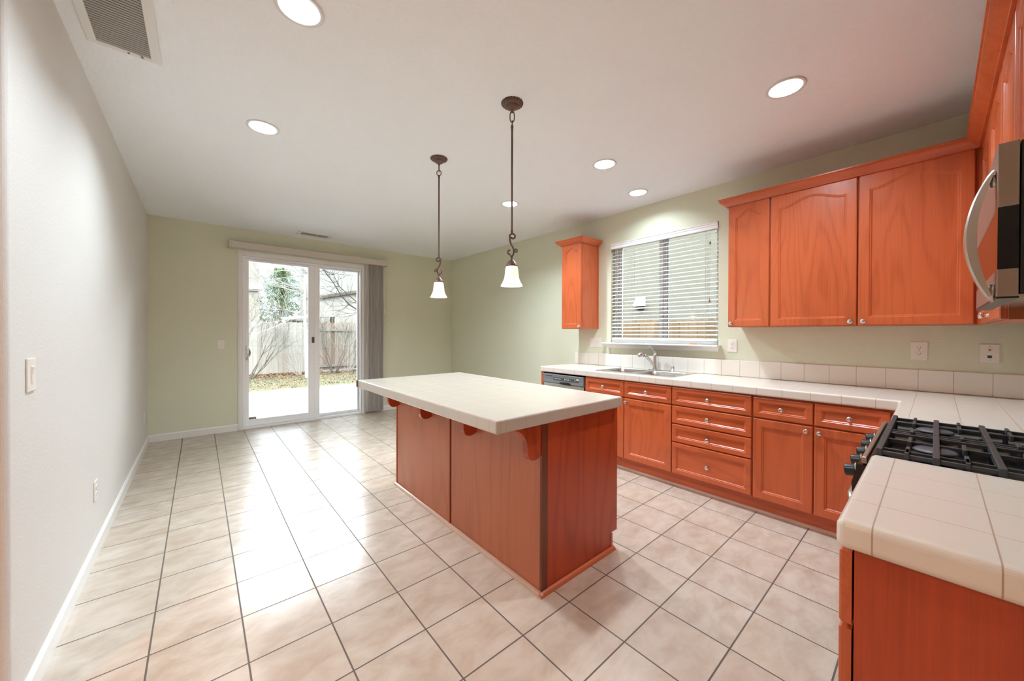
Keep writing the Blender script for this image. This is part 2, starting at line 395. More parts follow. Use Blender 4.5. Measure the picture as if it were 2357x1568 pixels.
struct(mb, 'wall_right', M['sage'])
struct(MB().box(0.9, XR, YR - 0.12, YR, 0, 2.92), 'wall_range', M['sage'], 0.01)
struct(MB().box(-4.75, -4.6, -5.2, 2.09, -0.2, 3.0), 'wall_hall', M['offwhite'])
mb = MB().box(-4.75, XR + WT, -5.35, -5.2, -0.2, 3.0)
struct(mb, 'wall_rear', M['offwhite'])
struct(MB().box(XR, XR + WT, -5.2, -0.7, -0.2, 3.0), 'wall_family_room', M['offwhite'])
def baseboard(name, F, a, b, h=0.086, t=0.014):
    prof = [(0, 0), (t, 0), (t, h - 0.012), (t * 0.55, h - 0.003), (t * 0.35, h), (0, h)]
    struct(MB().prism(prof, lambda u, v, s: F(s, u, v), a, b), name, M['trim'])
baseboard('baseboard_left', frame((XL, 0, 0), (0, 1, 0), (1, 0, 0)), 1.99, YB - 0.0)
baseboard('baseboard_back', frame((0, YB, 0), (1, 0, 0), (0, -1, 0)), XL, 0.393)
baseboard('baseboard_back_2', frame((0, YB, 0), (1, 0, 0), (0, -1, 0)), 2.102, XR)
baseboard('baseboard_right', frame((XR, 0, 0), (0, 1, 0), (-1, 0, 0)), 3.095, YB)
baseboard('baseboard_hall', frame((0, 1.97, 0), (1, 0, 0), (0, -1, 0)), -4.6, XL - 0.01)

# ------------------------------------------------------------------ sliding glass door
def slider():
    root = bpy.data.objects.new('door_1', None); COL.objects.link(root); root.location = (1.236, YB, 0); root['kind'] = 'structure'
    root['label'] = 'white framed sliding glass patio door in the green wall'
    X0, X1, ZT = 0.447, 2.025, 2.381
    # casing with a stepped profile
    def casing(mb):
        for d, z in ((0.0, 0.012), (0.012, 0.017)):
            mb.box(X0 - 0.052 + d, X0, YB - z, YB, 0, ZT + 0.075 - d); mb.box(X1, X1 + 0.075 - d, YB - z, YB, 0, ZT + 0.075 - d)
            mb.box(X0, X1, YB - z, YB, ZT, ZT + 0.075 - d)
    mb = MB(); casing(mb); mb.build('casing', M['trim'], root, 0.003)
    mb = MB().box(X0, X0 + 0.03, YB, YB + 0.14, 0, ZT).box(X1 - 0.022, X1, YB, YB + 0.14, 0, ZT).box(X0 + 0.03, X1 - 0.022, YB, YB + 0.14, ZT - 0.03, ZT).box(X0 + 0.03, X1 - 0.022, YB, YB + 0.14, -0.02, 0.028)
    mb.build('door_frame', M['vinyl'], root, 0.002)
    def panel(xa, xb, xc, xd, y0, y1, zb, zt, z0=0.03, z1=ZT - 0.032):
        p = MB().box(xa, xb, y0, y1, z0, z1).box(xc, xd, y0, y1, z0, z1).box(xb, xc, y0, y1, z0, zb).box(xb, xc, y0, y1, zt, z1).build('sash', M['vinyl'], root, 0.004)
        MB().box(xb - 0.004, xc + 0.004, (y0 + y1) / 2 - 0.003, (y0 + y1) / 2 + 0.003, zb - 0.004, zt + 0.004).build('pane', M['glass'], p)
        return p
    sl = panel(0.479, 0.520, 1.253, 1.336, YB + 0.035, YB + 0.075, 0.118, 2.322)
    panel(1.336, 1.412, 1.985, 2.002, YB + 0.082, YB + 0.125, 0.07, 2.330)
    MB().box(1.338, 1.41, YB + 0.04, YB + 0.08, 0.03, ZT - 0.032).build('mullion', M['vinyl'], root, 0.004)
    # D handle, wooden grip, latch
    h = MB().box(0.484, 0.512, YB + 0.02, YB + 0.035, 0.93, 1.16)
    h.tube([(0.498, YB + 0.02, 0.955), (0.50, YB - 0.02, 0.985), (0.502, YB - 0.032, 1.045), (0.50, YB - 0.02, 1.105), (0.498, YB + 0.02, 1.135)], 0.013, 8)
    h.build('handle', M['vinyl'], root)
    prof = [(0.520 + 0.026 * math.sin(PI * k / 12), 0.975 + 0.145 * k / 12) for k in range(13)]
    MB().prism(prof, lambda u, v, t: (u, t, v), YB + 0.078, YB + 0.1).build('outer_grip', plain('brown_wood_grip', srgb(150, 112, 70), 0.5), root)
    MB().box(1.298, 1.333, YB + 0.02, YB + 0.035, 1.175, 1.265).build('latch', plain('grey_latch', srgb(80, 90, 98), 0.4), root, 0.006)
    MB().box(0.535, 1.235, YB + 0.08, YB + 0.15, 0.02, 0.06).build('track', plain('track_metal', srgb(120, 132, 136), 0.4, 0.6), root)
    st = MB().box(0.521, 0.605, YB + 0.048, YB + 0.0515, 0.119, 0.147).build('sticker', plain('brown_sticker', srgb(120, 100, 92), 0.6), root)
    MB().box(0.526, 0.57, YB + 0.0465, YB + 0.048, 0.131, 0.134).box(0.577, 0.584, YB + 0.0465, YB + 0.048, 0.126, 0.139).box(0.587, 0.593, YB + 0.0465, YB + 0.048, 0.126, 0.139).build('print', M['mark'], st)
    MB().lathe([(0.02, 0), (0.018, 0.008), (0.0, 0.012)], (1.64, YB + 0.08, 2.345), (0, -1, 0), 16).build('alarm_button', M['whitemetal'], root)
slider()

# ------------------------------------------------------------------ kitchen window
def kitchen_window():
    root = bpy.data.objects.new('window_1', None); COL.objects.link(root); root.location = (XR + 0.1, (WY0 + WY1) / 2, WZ0); root['kind'] = 'structure'
    root['label'] = 'white sliding kitchen window over the sink'
    x0, x1 = XR + 0.075, XR + 0.125
    MB().box(x0, x1, WY0, WY0 + 0.045, WZ0, WZ1).box(x0, x1, WY1 - 0.045, WY1, WZ0, WZ1).box(x0, x1, WY0 + 0.045, WY1 - 0.045, WZ0, WZ0 + 0.05).box(x0, x1, WY0 + 0.045, WY1 - 0.045, WZ1 - 0.045, WZ1).build('window_frame', M['vinyl'], root, 0.004)
    ym = 1.945
    MB().box(x0 - 0.012, x1, ym - 0.012, ym + 0.03, WZ0 + 0.05, WZ1 - 0.045).build('mullion', M['vinyl'], root, 0.003)
    MB().box(x0 + 0.008, x1, ym - 0.05, ym - 0.014, WZ0 + 0.05, WZ1 - 0.045).build('sash_stile', plain('shaded_vinyl', srgb(232, 238, 244), 0.35), root, 0.003)  # same white vinyl, its bluish shade put into the colour
    MB().box(x0 + 0.01, x1, WY1 - 0.085, WY1 - 0.046, WZ0 + 0.05, WZ1 - 0.045).build('sash', M['vinyl'], root, 0.003)
    MB().box(x0 + 0.02, x0 + 0.026, ym, WY1 - 0.04, WZ0 + 0.04, WZ1 - 0.04).build('pane', M['glass'], root)
    MB().box(x0 + 0.032, x0 + 0.038, WY0 + 0.04, ym, WZ0 + 0.04, WZ1 - 0.04).build('pane', M['glass'], root)
kitchen_window()
# stool and apron in one moulded piece
prof = [(0, 0), (0, 0.062), (-0.01, 0.0655), (-0.088, 0.0655), (-0.094, 0.062), (-0.094, 0.052), (-0.088, 0.048), (-0.06, 0.044), (-0.04, 0.03), (-0.026, 0.01), (-0.024, 0.0)]
mb = MB(); ya, yb = 1.322, 2.603
n = len(prof); vs = []
for t, e in ((ya, 1), (yb, -1)):
    for u, v in prof: vs.append((XR + u, t + e * (0.0655 - v) * 0.45 , 1.158 + v))
mb.add(vs, [tuple(range(n)), tuple(range(2 * n - 1, n - 1, -1))] + [(i, i + n, (i + 1) % n + n, (i + 1) % n) for i in range(n)])
mb.box(XR - 0.001, XR + 0.075, WY0, WY1, WZ0 - 0.02, WZ0)
struct(mb, 'trim_window_sill', M['trim'])

def window_blind():
    root = thing('window_blind', 'white horizontal slat blind with slats open, in the kitchen window', 'blind', (XR + 0.03, 1.95, WZ1))
    y0, y1 = WY0 + 0.006, WY1 - 0.004
    prof = [(0, 0), (-0.014, 0), (-0.016, 0.004), (-0.014, 0.03), (-0.018, 0.036), (-0.018, 0.05), (-0.024, 0.056), (-0.024, 0.062), (-0.012, 0.066), (0, 0.066)]
    MB().prism(prof, lambda u, v, t: (XR + 0.004 + u, t, 2.329 + v), y0, y1).box(XR + 0.004, XR + 0.06, y0, y1, 2.35, 2.39).build('valance', M['vinyl'], root)
    mb = MB(); z = 2.30; k = 0
    while z > 1.275:
        prof = [(-0.025, 0.0), (-0.012, 0.002), (0, 0.0028), (0.012, 0.002), (0.025, 0.0), (0.025, -0.0026), (0.012, -0.0006), (0, 0.0002), (-0.012, -0.0006), (-0.025, -0.0026)]
        mb.prism(prof, lambda u, v, t, z=z: (XR + 0.035 + u * 0.95, t, z + v + u * 0.31), y0 + 0.004, y1 - 0.004); z -= 0.0425; k += 1
    mb.build('slats', M['vinyl'], root)
    mb = MB()
    for i in range(7):
        mb.box(XR + 0.01, XR + 0.06, y0 + 0.004, y1 - 0.004, 1.226 + i * 0.0046, 1.229 + i * 0.0046)
    mb.box(XR + 0.008, XR + 0.062, y0 + 0.004, y1 - 0.004, 1.2575, 1.268)
    mb.build('bottom_rail', M['trim'], root)
    cord = plain('ladder_cord', srgb(150, 145, 132), 0.8)
    for y in (1.47, 1.90, 2.27, 2.47):
        MB().box(XR + 0.0085, XR + 0.0095, y, y + 0.0022, 1.26, 2.33).box(XR + 0.061, XR + 0.062, y, y + 0.0022, 1.26, 2.33).build('ladder_cord', cord, root)
    tas = plain('brown_tassel', srgb(140, 92, 46), 0.6)
    c = MB().tube([(XR - 0.002, 1.425, 2.33), (XR - 0.004, 1.428, 2.22)], 0.0009, 5).tube([(XR - 0.004, 1.428, 2.2), (XR - 0.004, 1.43, 1.66)], 0.0009, 5).build('pull_cord', cord, root)
    MB().lathe([(0.003, 0.03), (0.006, 0.025), (0.0075, 0.012), (0.006, 0.0), (0.0, -0.002)], (XR - 0.004, 1.428, 2.19), n=12).build('tassel', tas, c)
    MB().lathe([(0.002, 0.036), (0.004, 0.03), (0.008, 0.004), (0.008, 0.0), (0.0, -0.001)], (XR - 0.004, 1.43, 1.63), n=12).build('tassel', tas, c)
window_blind()
tag(MB().box(XR + 0.0, XR + 0.028, 1.56, 1.622, WZ0 + 0.0005, WZ0 + 0.008).build('sill_tag', plain('orange_red_plastic', srgb(214, 84, 40), 0.4), None, 0.002), 'small orange red tag lying on the white window sill', 'tag')

# ------------------------------------------------------------------ vertical blind at the patio door
def vertical_blind():
    root = thing('vertical_blind', 'grey vertical blind drawn aside to the right of the patio door', 'blind', (1.35, YB - 0.06, 2.5))
    vm = NT('linen_valance'); vm.set(Base_Color=vm.mix(vm.noise(vm.mapping(vm.pos(), (60, 60, 300)), 2, 2), srgb(212, 204, 192), srgb(198, 188, 176)), Roughness=0.7)
    x0, x1 = 0.293, 2.415
    mb = MB().box(x0, x1, YB - 0.118, YB - 0.108, 2.457, 2.546).box(x0, x0 + 0.01, YB - 0.108, YB, 2.457, 2.546).box(x1 - 0.01, x1, YB - 0.108, YB, 2.457, 2.546)
    mb.build('valance', vm.m, root, 0.006)
    MB().box(x0 + 0.02, x1 - 0.02, YB - 0.085, YB - 0.04, 2.475, 2.51).build('headrail', M['vinyl'], root)
    bm_ = NT('grey_vane'); bm_.set(Base_Color=bm_.ramp(bm_.noise(bm_.mapping(bm_.pos(), (90, 90, 1.2)), 2.0, 2), [(0.3, srgb(158, 150, 142)), (0.7, srgb(206, 202, 196))]), Roughness=0.6)
    n = 13
    for i in range(n):
        x = 2.085 + i * 0.0195; a = -math.radians(36 + (i * 37 % 11) * 1.8); dx, dy = math.sin(a) * 0.043, math.cos(a) * 0.043; c = 0.006
        prof = [(x - dx, -dy), (x - dx * 0.4 + c, -dy * 0.4), (x + dx * 0.4 + c, dy * 0.4), (x + dx, dy), (x + dx + 0.0012, dy), (x + dx * 0.4 + c + 0.0012, dy * 0.4), (x - dx * 0.4 + c + 0.0012, -dy * 0.4), (x - dx + 0.0012, -dy)]
        MB().prism(prof, lambda u, v, t: (u, YB - 0.065 + v, t), 0.032, 2.475).build('vane', bm_.m, root)
    MB().tube([(2.368, YB - 0.1, 2.47), (2.369, YB - 0.1, 1.74)], 0.0035, 8).tube([(2.369, YB - 0.1, 1.74), (2.369, YB - 0.1, 1.66)], 0.008, 8).tube([(2.369, YB - 0.1, 1.66), (2.369, YB - 0.1, 1.52)], 0.003, 8).tube([(2.369, YB - 0.1, 1.545), (2.369, YB - 0.1, 1.5)], 0.005, 8).build('wand', M['plate'], root)
vertical_blind()

# ------------------------------------------------------------------ switches and outlets
def plate(name, label, cat, F, u0, u1, w0, w1, kind, group=None):
    c = F((u0 + u1) / 2, 0, (w0 + w1) / 2); root = thing(name, label, cat, c, group)
    fbox(MB(), F, u0, u1, 0, 0.006, w0, w1).build('cover_plate', M['plate'], root, 0.003)
    uc, wc = (u0 + u1) / 2, (w0 + w1) / 2
    def rocker(u):
        p = fbox(MB(), F, u - 0.0165, u + 0.0165, 0.006, 0.0075, wc - 0.033, wc + 0.033).build('switch_surround', M['trim'], root)
        MB().add([F(u + a, v, wc + b) for b, v in ((-0.03, 0.0075), (-0.03, 0.009), (0, 0.0085), (0.03, 0.0125), (0.03, 0.0075)) for a in (-0.014, 0.014)],
                 [(0, 1, 3, 2), (2, 3, 5, 4), (4, 5, 7, 6), (6, 7, 9, 8), (0, 2, 4, 6, 8), (1, 9, 7, 5, 3), (0, 8, 9, 1)]).build('rocker', M['plate'], root)
    def duplex():
        for s in (1, -1):
            cz = wc + s * 0.02
            prof = [(0.017 * math.cos(q), 0.0145 * max(-0.9, min(0.9, 1.15 * math.sin(q)))) for q in [2 * PI * k / 20 for k in range(20)]]
            rc = MB().prism(prof, lambda a, b, t: F(uc + a, t, cz + b), 0.006, 0.0085).build('receptacle', M['trim'], root)
            m = MB(); fbox(m, F, uc - 0.0075, uc - 0.0055, 0.0083, 0.0088, cz - 0.001, cz + 0.0075); fbox(m, F, uc + 0.0055, uc + 0.0075, 0.0083, 0.0088, cz, cz + 0.0065)
            m.lathe([(0.0025, 0), (0.0025, 0.0005), (0, 0.0006)], F(uc, 0.0083, cz - 0.0065), Vector(F(0, 1, 0)) - Vector(F(0, 0, 0)), 10)
            m.build('slots', M['black'], rc)
        MB().lathe([(0.003, 0), (0.0025, 0.001), (0, 0.0013)], F(uc, 0.006, wc), Vector(F(0, 1, 0)) - Vector(F(0, 0, 0)), 10).build('screw', M['steel'], root)
    if kind == 'rocker': rocker(uc)
    elif kind == 'triple':
        for k in (-1, 0, 1): rocker(uc + k * 0.046)
    elif kind == 'duplex': duplex()
    elif kind == 'data':
        ax = Vector(F(0, 1, 0)) - Vector(F(0, 0, 0))
        MB().lathe([(0.0055, 0), (0.0055, 0.003), (0.004, 0.004), (0.004, 0.012), (0, 0.0125)], F(uc, 0.006, wc + 0.02), ax, 12).build('coax_jack', M['brass'], root)
        fbox(MB(), F, uc - 0.0085, uc + 0.0085, 0.006, 0.0075, wc - 0.029, wc - 0.013).build('data_jack', M['blue'], root)
        for s in (0.042, -0.042): MB().lathe([(0.003, 0), (0.0025, 0.001), (0, 0.0013)], F(uc, 0.006, wc + s), ax, 10).build('screw', M['steel'], root)
    return root
FS = frame((XR, 0, 0), (0, 1, 0), (-1, 0, 0)); FB = frame((0, YB, 0), (1, 0, 0), (0, -1, 0)); FLW = frame((XL, 0, 0), (0, 1, 0), (1, 0, 0))
plate('light_switch', 'white rocker switch on the green wall left of the patio door', 'switch', FB, 0.179, 0.257, 1.106, 1.228, 'rocker')
plate('light_switch', 'wide white plate with three rocker switches left of the kitchen window', 'switch', FS, 2.674, 2.85, 1.158, 1.276, 'triple')
plate('wall_outlet', 'white outlet between the kitchen window and the upper cabinets', 'outlet', FS, 1.19, 1.269, 1.16, 1.278, 'duplex')
plate('wall_outlet', 'large white outlet plate under the widest upper cabinet', 'outlet', FS, 0.035, 0.115, 1.151, 1.276, 'duplex')
plate('wall_jack', 'white wall plate with a brass coax jack and a blue data jack', 'jack', FS, -0.258, -0.18, 1.151, 1.268, 'data')
plate('light_switch', 'white dimmer switch on the white wall at the rounded corner', 'switch', FLW, 2.124, 2.213, 1.106, 1.228, 'rocker')
plate('wall_outlet', 'white outlet low on the white wall, nearer the camera', 'outlet', FLW, 3.216, 3.30, 0.326, 0.445, 'duplex')
plate('wall_outlet', 'white outlet low on the white wall near the far corner', 'outlet', FLW, 5.735, 5.81, 0.309, 0.43, 'duplex')

# ------------------------------------------------------------------ ceiling fixtures
def recessed(x, y, label, watts=CAN_W, colour=CAN_COL):
    root = thing('recessed_light', label, 'ceiling light', (x, y, ZC), 'recessed ceiling lights')
    MB().lathe([(0.0955, -0.0005), (0.0965, -0.004), (0.09, -0.0065), (0.078, -0.0045), (0.074, 0.002), (0.074, 0.006)], (x, y, ZC), n=40, cap=False).build('trim_ring', M['whitemetal'], root)
    MB().lathe([(0.0745, 0.001), (0.066, 0.03), (0.056, 0.05)], (x, y, ZC), n=40, cap=False).build('baffle', M['whitemetal'], root)
    MB().lathe([(0.0, 0.0465), (0.04, 0.047), (0.0565, 0.049), (0.0565, 0.052), (0, 0.053)], (x, y, ZC), n=32).build('lens', M['lens'], root)
    lamp('recessed_light_lamp', 'AREA', (x, y, ZC + 0.04), watts, colour, (0, 0, 0), 0.11, parent=root, shape='DISK')
    return root
labs = ['bright recessed ceiling light at the top edge, nearest the large return grille', 'recessed ceiling light above the open floor before the patio door',
        'recessed ceiling light beyond the island, nearest the one over the sink', 'recessed ceiling light behind the nearer pendant rod', 'recessed ceiling light with a wide bright rim nearest the upper cabinets', 'recessed ceiling light over the sink, closest to the kitchen window']
for i, (x, y) in enumerate(CANS):
    if i < 6: recessed(x, y, labs[i], CAN_W * (0.72, 0.9, 0.85, 1.4, 0.78, 0.32)[i])
    else: recessed(x, y, 'unseen recessed fill light added in the room behind the camera', CAN_W * (1.3 if i == 6 else 1.7), HALL_COL if i == 6 else (1.0, 0.88, 0.74))  # unseen cans added for fill and for the warm hall corner
def pendant(x, y, label, flip=False):
    root = thing('pendant_light', label, 'pendant light', (x, y, ZC), 'pendant lights above the island')
    A = (x, y, 0)
    cn = MB().lathe([(0.066, ZC), (0.0655, ZC - 0.005), (0.06, ZC - 0.012), (0.050, ZC - 0.018), (0.040, ZC - 0.021)], A, n=96, flute=0.05, nf=24, smooth=False)
    cn.lathe([(0.041, ZC - 0.018), (0.041, ZC - 0.023), (0.036, ZC - 0.030), (0.022, ZC - 0.039), (0.010, ZC - 0.044), (0.008, ZC - 0.052), (0.005, ZC - 0.06), (0.0, ZC - 0.061)], A, n=28)
    cn.build('canopy', M['bronze'], root)
    def link(zt, zb, hw, dx, dy):
        zc, hh = (zt + zb) / 2, (zt - zb) / 2; pts = []
        for k in range(25):
            q = 2 * PI * k / 24; c, e = math.cos(q), math.sin(q)
            pts.append((x + dx * hw * c, y + dy * hw * c, zc + hh * (abs(e) ** 0.7) * (1 if e >= 0 else -1)))
        MB().tube(pts, 0.0034, 7, True, False).build('chain_link', M['bronze'], root)
    if flip: link(ZC - 0.052, ZC - 0.104, 0.010, 0.65, 0.76); link(ZC - 0.098, ZC - 0.138, 0.0175, 0.76, -0.65)
    else: link(ZC - 0.052, ZC - 0.118, 0.0135, 0.76, -0.65); link(ZC - 0.110, ZC - 0.140, 0.010, 0.65, 0.76)
    MB().lathe([(0.0, 2.61), (0.006, 2.608), (0.009, 2.598), (0.0065, 2.58), (0.0062, 1.965), (0.0078, 1.955), (0.006, 1.945), (0, 1.944)], A, n=12).build('rod', M['bronze'], root)
    # scroll: a wrought S with curled ends; lies in a vertical plane facing the camera's side
    d = Vector((0.76, -0.65, 0)) * (-1 if flip else 1)
    P = lambda u, z: (x + d.x * u, y + d.y * u, z)
    def curl(cu, cz, r0, r1, a0, a1, n=14): return [P(cu + (r0 + (r1 - r0) * k / n) * math.cos(a0 + (a1 - a0) * k / n), cz + (r0 + (r1 - r0) * k / n) * math.sin(a0 + (a1 - a0) * k / n)) for k in range(n + 1)]
    s = MB()
    top = curl(0.005, 1.922, 0.009, 0.02, -PI * 0.9, PI * 0.9 - 0.05)
    body = [P(-0.012, 1.90), P(-0.006, 1.878), P(0.008, 1.855), P(0.014, 1.832), P(0.008, 1.81), P(-0.004, 1.792)]
    s.tube(top[::1] + body, 0.0062, 8)
    s.tube(curl(-0.012, 1.83, 0.006, 0.0185, PI * 1.9 - PI * 1.5, PI * 1.55), 0.0055, 8)
    s.tube([P(-0.012, 1.811), P(0.0, 1.795), P(0.0, 1.78)], 0.006, 8)
    s.tube([P(0.012, 1.838)] + curl(0.026, 1.835, 0.012, 0.005, PI, -PI * 0.9), 0.0055, 8)
    s.build('scroll', M['bronze'], root)
    MB().lathe([(0.006, 1.785), (0.012, 1.776), (0.026, 1.762), (0.034, 1.745), (0.036, 1.738), (0.0, 1.738)], A, n=60, flute=0.03, nf=20).build('shade_cap', M['bronze'], root)
    sh = MB().lathe([(0.033, 1.742), (0.036, 1.735), (0.04, 1.715), (0.0425, 1.69), (0.046, 1.665), (0.055, 1.642), (0.066, 1.622), (0.068, 1.617), (0.064, 1.619), (0.053, 1.64), (0.043, 1.665), (0.039, 1.70), (0.034, 1.735)], A, n=40)
    sh.build('glass_shade', M['shade'], root)
    MB().lathe([(0.0, 1.630), (0.018, 1.637), (0.026, 1.66), (0.024, 1.68), (0.014, 1.70), (0.012, 1.73)], A, n=20).build('bulb', M['bulb'], root)
    lamp('pendant_lamp', 'POINT', (x, y, 1.60), PEND_W, (1, 0.84, 0.62), size=0.03, parent=root)
pendant(1.46, 1.714, 'nearer of the two bronze pendant lights over the island, scroll and white glass bell')
pendant(1.474, 2.644, 'farther bronze pendant light over the island, hanging toward the patio door', True)

def return_grille():
    x0, x1, y0, y1 = -0.407, -0.148, 2.15, 2.683
    root = thing('return_air_grille', 'large white return air grille with grey louvres in the ceiling corner', 'ceiling vent', ((x0 + x1) / 2, (y0 + y1) / 2, ZC))
    a0, a1, b0, b1 = -0.373, -0.186, 2.19, 2.652
    MB().cells([x0, a0, a1, x1], [y0, b0, b1, y1], lambda x, y: not (a0 < x < a1 and b0 < y < b1), ZC - 0.012, ZC).build('frame', M['whitemetal'], root, 0.003)
    MB().box(a0, a1, b0, b1, ZC - 0.003, ZC - 0.001).build('backing', plain('grille_shadow', srgb(52, 50, 48), 0.8), root)
    mb = MB(); y = b0 + 0.006
    while y < b1:
        mb.add([(a0, y, ZC - 0.005), (a1, y, ZC - 0.005), (a1, y + 0.009, ZC - 0.008), (a0, y + 0.009, ZC - 0.008), (a0, y + 0.0095, ZC - 0.0072), (a1, y + 0.0095, ZC - 0.0072)], [(0, 1, 2, 3), (3, 2, 5, 4), (4, 5, 1, 0)]); y += 0.0178
    mb.build('louvres', plain('grille_grey', srgb(168, 166, 160), 0.5), root)
    MB().box(-0.27, -0.262, 2.66, 2.668, ZC - 0.018, ZC - 0.012).build('latch', M['steel'], root)
    MB().box(-0.222, -0.214, 2.655, 2.667, ZC - 0.018, ZC - 0.012).build('latch', M['steel'], root)
return_grille()
def supply_vent():
    x0, x1, y0, y1 = 1.045, 1.48, 5.765, 5.985
    root = thing('ceiling_vent', 'small white supply vent in the ceiling above the patio door', 'ceiling vent', ((x0 + x1) / 2, (y0 + y1) / 2, ZC))
    a0, a1, b0, b1 = 1.09, 1.435, 5.81, 5.94
    MB().cells([x0, a0, 1.29, 1.30, a1, x1], [y0, b0, b1, y1], lambda x, y: not (b0 < y < b1 and (a0 < x < 1.29 or 1.30 < x < a1)), ZC - 0.008, ZC).build('frame', M['whitemetal'], root, 0.002)
    MB().box(a0, a1, b0, b1, ZC - 0.002, ZC - 0.0005).build('backing', plain('vent_shadow', srgb(70, 70, 68), 0.8), root)
    mb = MB()
    for k in range(24):
        x = a0 + 0.004 + k * 0.0145
        if abs(x - 1.295) < 0.01: continue
        mb.box(x, x + 0.004, b0, b1, ZC - 0.007, ZC - 0.003)
    mb.build('louvres', M['whitemetal'], root)
supply_vent()
# ------------------------------------------------------------------ base cabinets along the sink wall
FX = 3.11                                  # cabinet face; doors stand 20 mm proud towards -X
FC = frame((FX, 0, 0), (0, 1, 0), (-1, 0, 0))
def base_unit(label, y0, y1, fronts, group='base cabinets along the sink wall'):
    root = thing('base_cabinet', label, 'cabinet', ((FX + XR) / 2, (y0 + y1) / 2, 0), group)
    c_ = MB().box(FX, XR - 0.002, y0, y1, 0.11, 0.876 if y0 < 1.4 else 0.75)
    if y0 > 1.4: c_.box(FX, FX + 0.03, y0, y1, 0.75, 0.876).box(FX + 0.03, XR - 0.002, y0, y0 + 0.018, 0.75, 0.876).box(FX + 0.03, XR - 0.002, y1 - 0.018, y1, 0.75, 0.876)
    c_.build('carcass', M['oak2'], root)
    for kind, a, b, c, d, ku, kw in fronts:
        if kind == 'door': p = door_mesh(FC, a, b, c, d, 0.001, 0.02, 0.052).build('door', random.choice((M['oak'], M['oak2'])), root)
        else: p = door_mesh(FC, a, b, c, d, 0.001, 0.02, 0.036).build('drawer', M['oakY'], root)
        knob(FC, ku, kw, 0.021, p)
g = 0.0035
base_unit('sink base cabinet with two doors behind the island corner', 1.492, 2.424,
          [('drawer', 1.958 + g, 2.421, 0.718, 0.868, 2.19, 0.795), ('drawer', 1.494, 1.958 - g, 0.718, 0.868, 1.722, 0.795),
           ('door', 1.958 + g, 2.421, 0.128, 0.708, 1.985, 0.675), ('door', 1.494, 1.958 - g, 0.128, 0.708, 1.93, 0.675)])
base_unit('base cabinet with a stack of four drawers', 0.884, 1.490,
          [('drawer', 0.889, 1.487, 0.718, 0.868, 1.192, 0.795), ('drawer', 0.889, 1.487, 0.560, 0.709, 1.192, 0.637), ('drawer', 0.889, 1.487, 0.402, 0.551, 1.192, 0.474), ('drawer', 0.889, 1.487, 0.128, 0.393, 1.192, 0.253)])
base_unit('base cabinet with two drawers over two doors, next to the range corner', 0.150, 0.882,
          [('drawer', 0.528 + g, 0.878, 0.718, 0.864, 0.705, 0.795), ('drawer', 0.172, 0.528 - g, 0.718, 0.864, 0.35, 0.795),
           ('door', 0.528 + g, 0.878, 0.124, 0.708, 0.566, 0.675), ('door', 0.172, 0.528 - g, 0.124, 0.708, 0.495, 0.675)])
tag(MB().box(FX - 0.02, XR - 0.002, 3.036, 3.076, 0, 0.876).build('end_panel', M['oak2'], None, 0.002), 'narrow orange oak end panel beside the dishwasher', 'panel')
o = MB().box(3.165, 3.178, 0.15, 2.43, 0.0, 0.109).build('toe_kick_board', M['oakY'], None); tag(o, 'long oak toe kick board under the sink wall cabinets', 'toe kick')
MB().prism([(0, 0), (-0.018, 0), (-0.0165, 0.008), (-0.011, 0.015), (-0.003, 0.019), (0, 0.019)], lambda u, v, t: (3.165 + u, t, v), 0.15, 2.43).build('shoe_moulding', M['shoe'], o)
# corner cabinet box between the two runs and its counterpart on the range wall
cc = thing('corner_cabinet', 'oak corner base cabinet between the drawers and the range', 'cabinet', (2.9, -0.2, 0))
MB().box(2.418, XR - 0.002, YR + 0.002, 0.104, 0.11, 0.876).build('carcass', M['oak2'], cc)
MB().box(2.418, 3.09, YR + 0.1, 0.05, 0.0, 0.109).build('toe_kick', M['oakX'], cc)
FN = frame((0, 0.108, 0), (1, 0, 0), (0, 1, 0))
p = door_mesh(FN, 2.425, 3.06, 0.124, 0.868, -0.003, 0.02, 0.052).build('door', M['oak'], cc); knob(FN, 2.49, 0.675, 0.017, p)

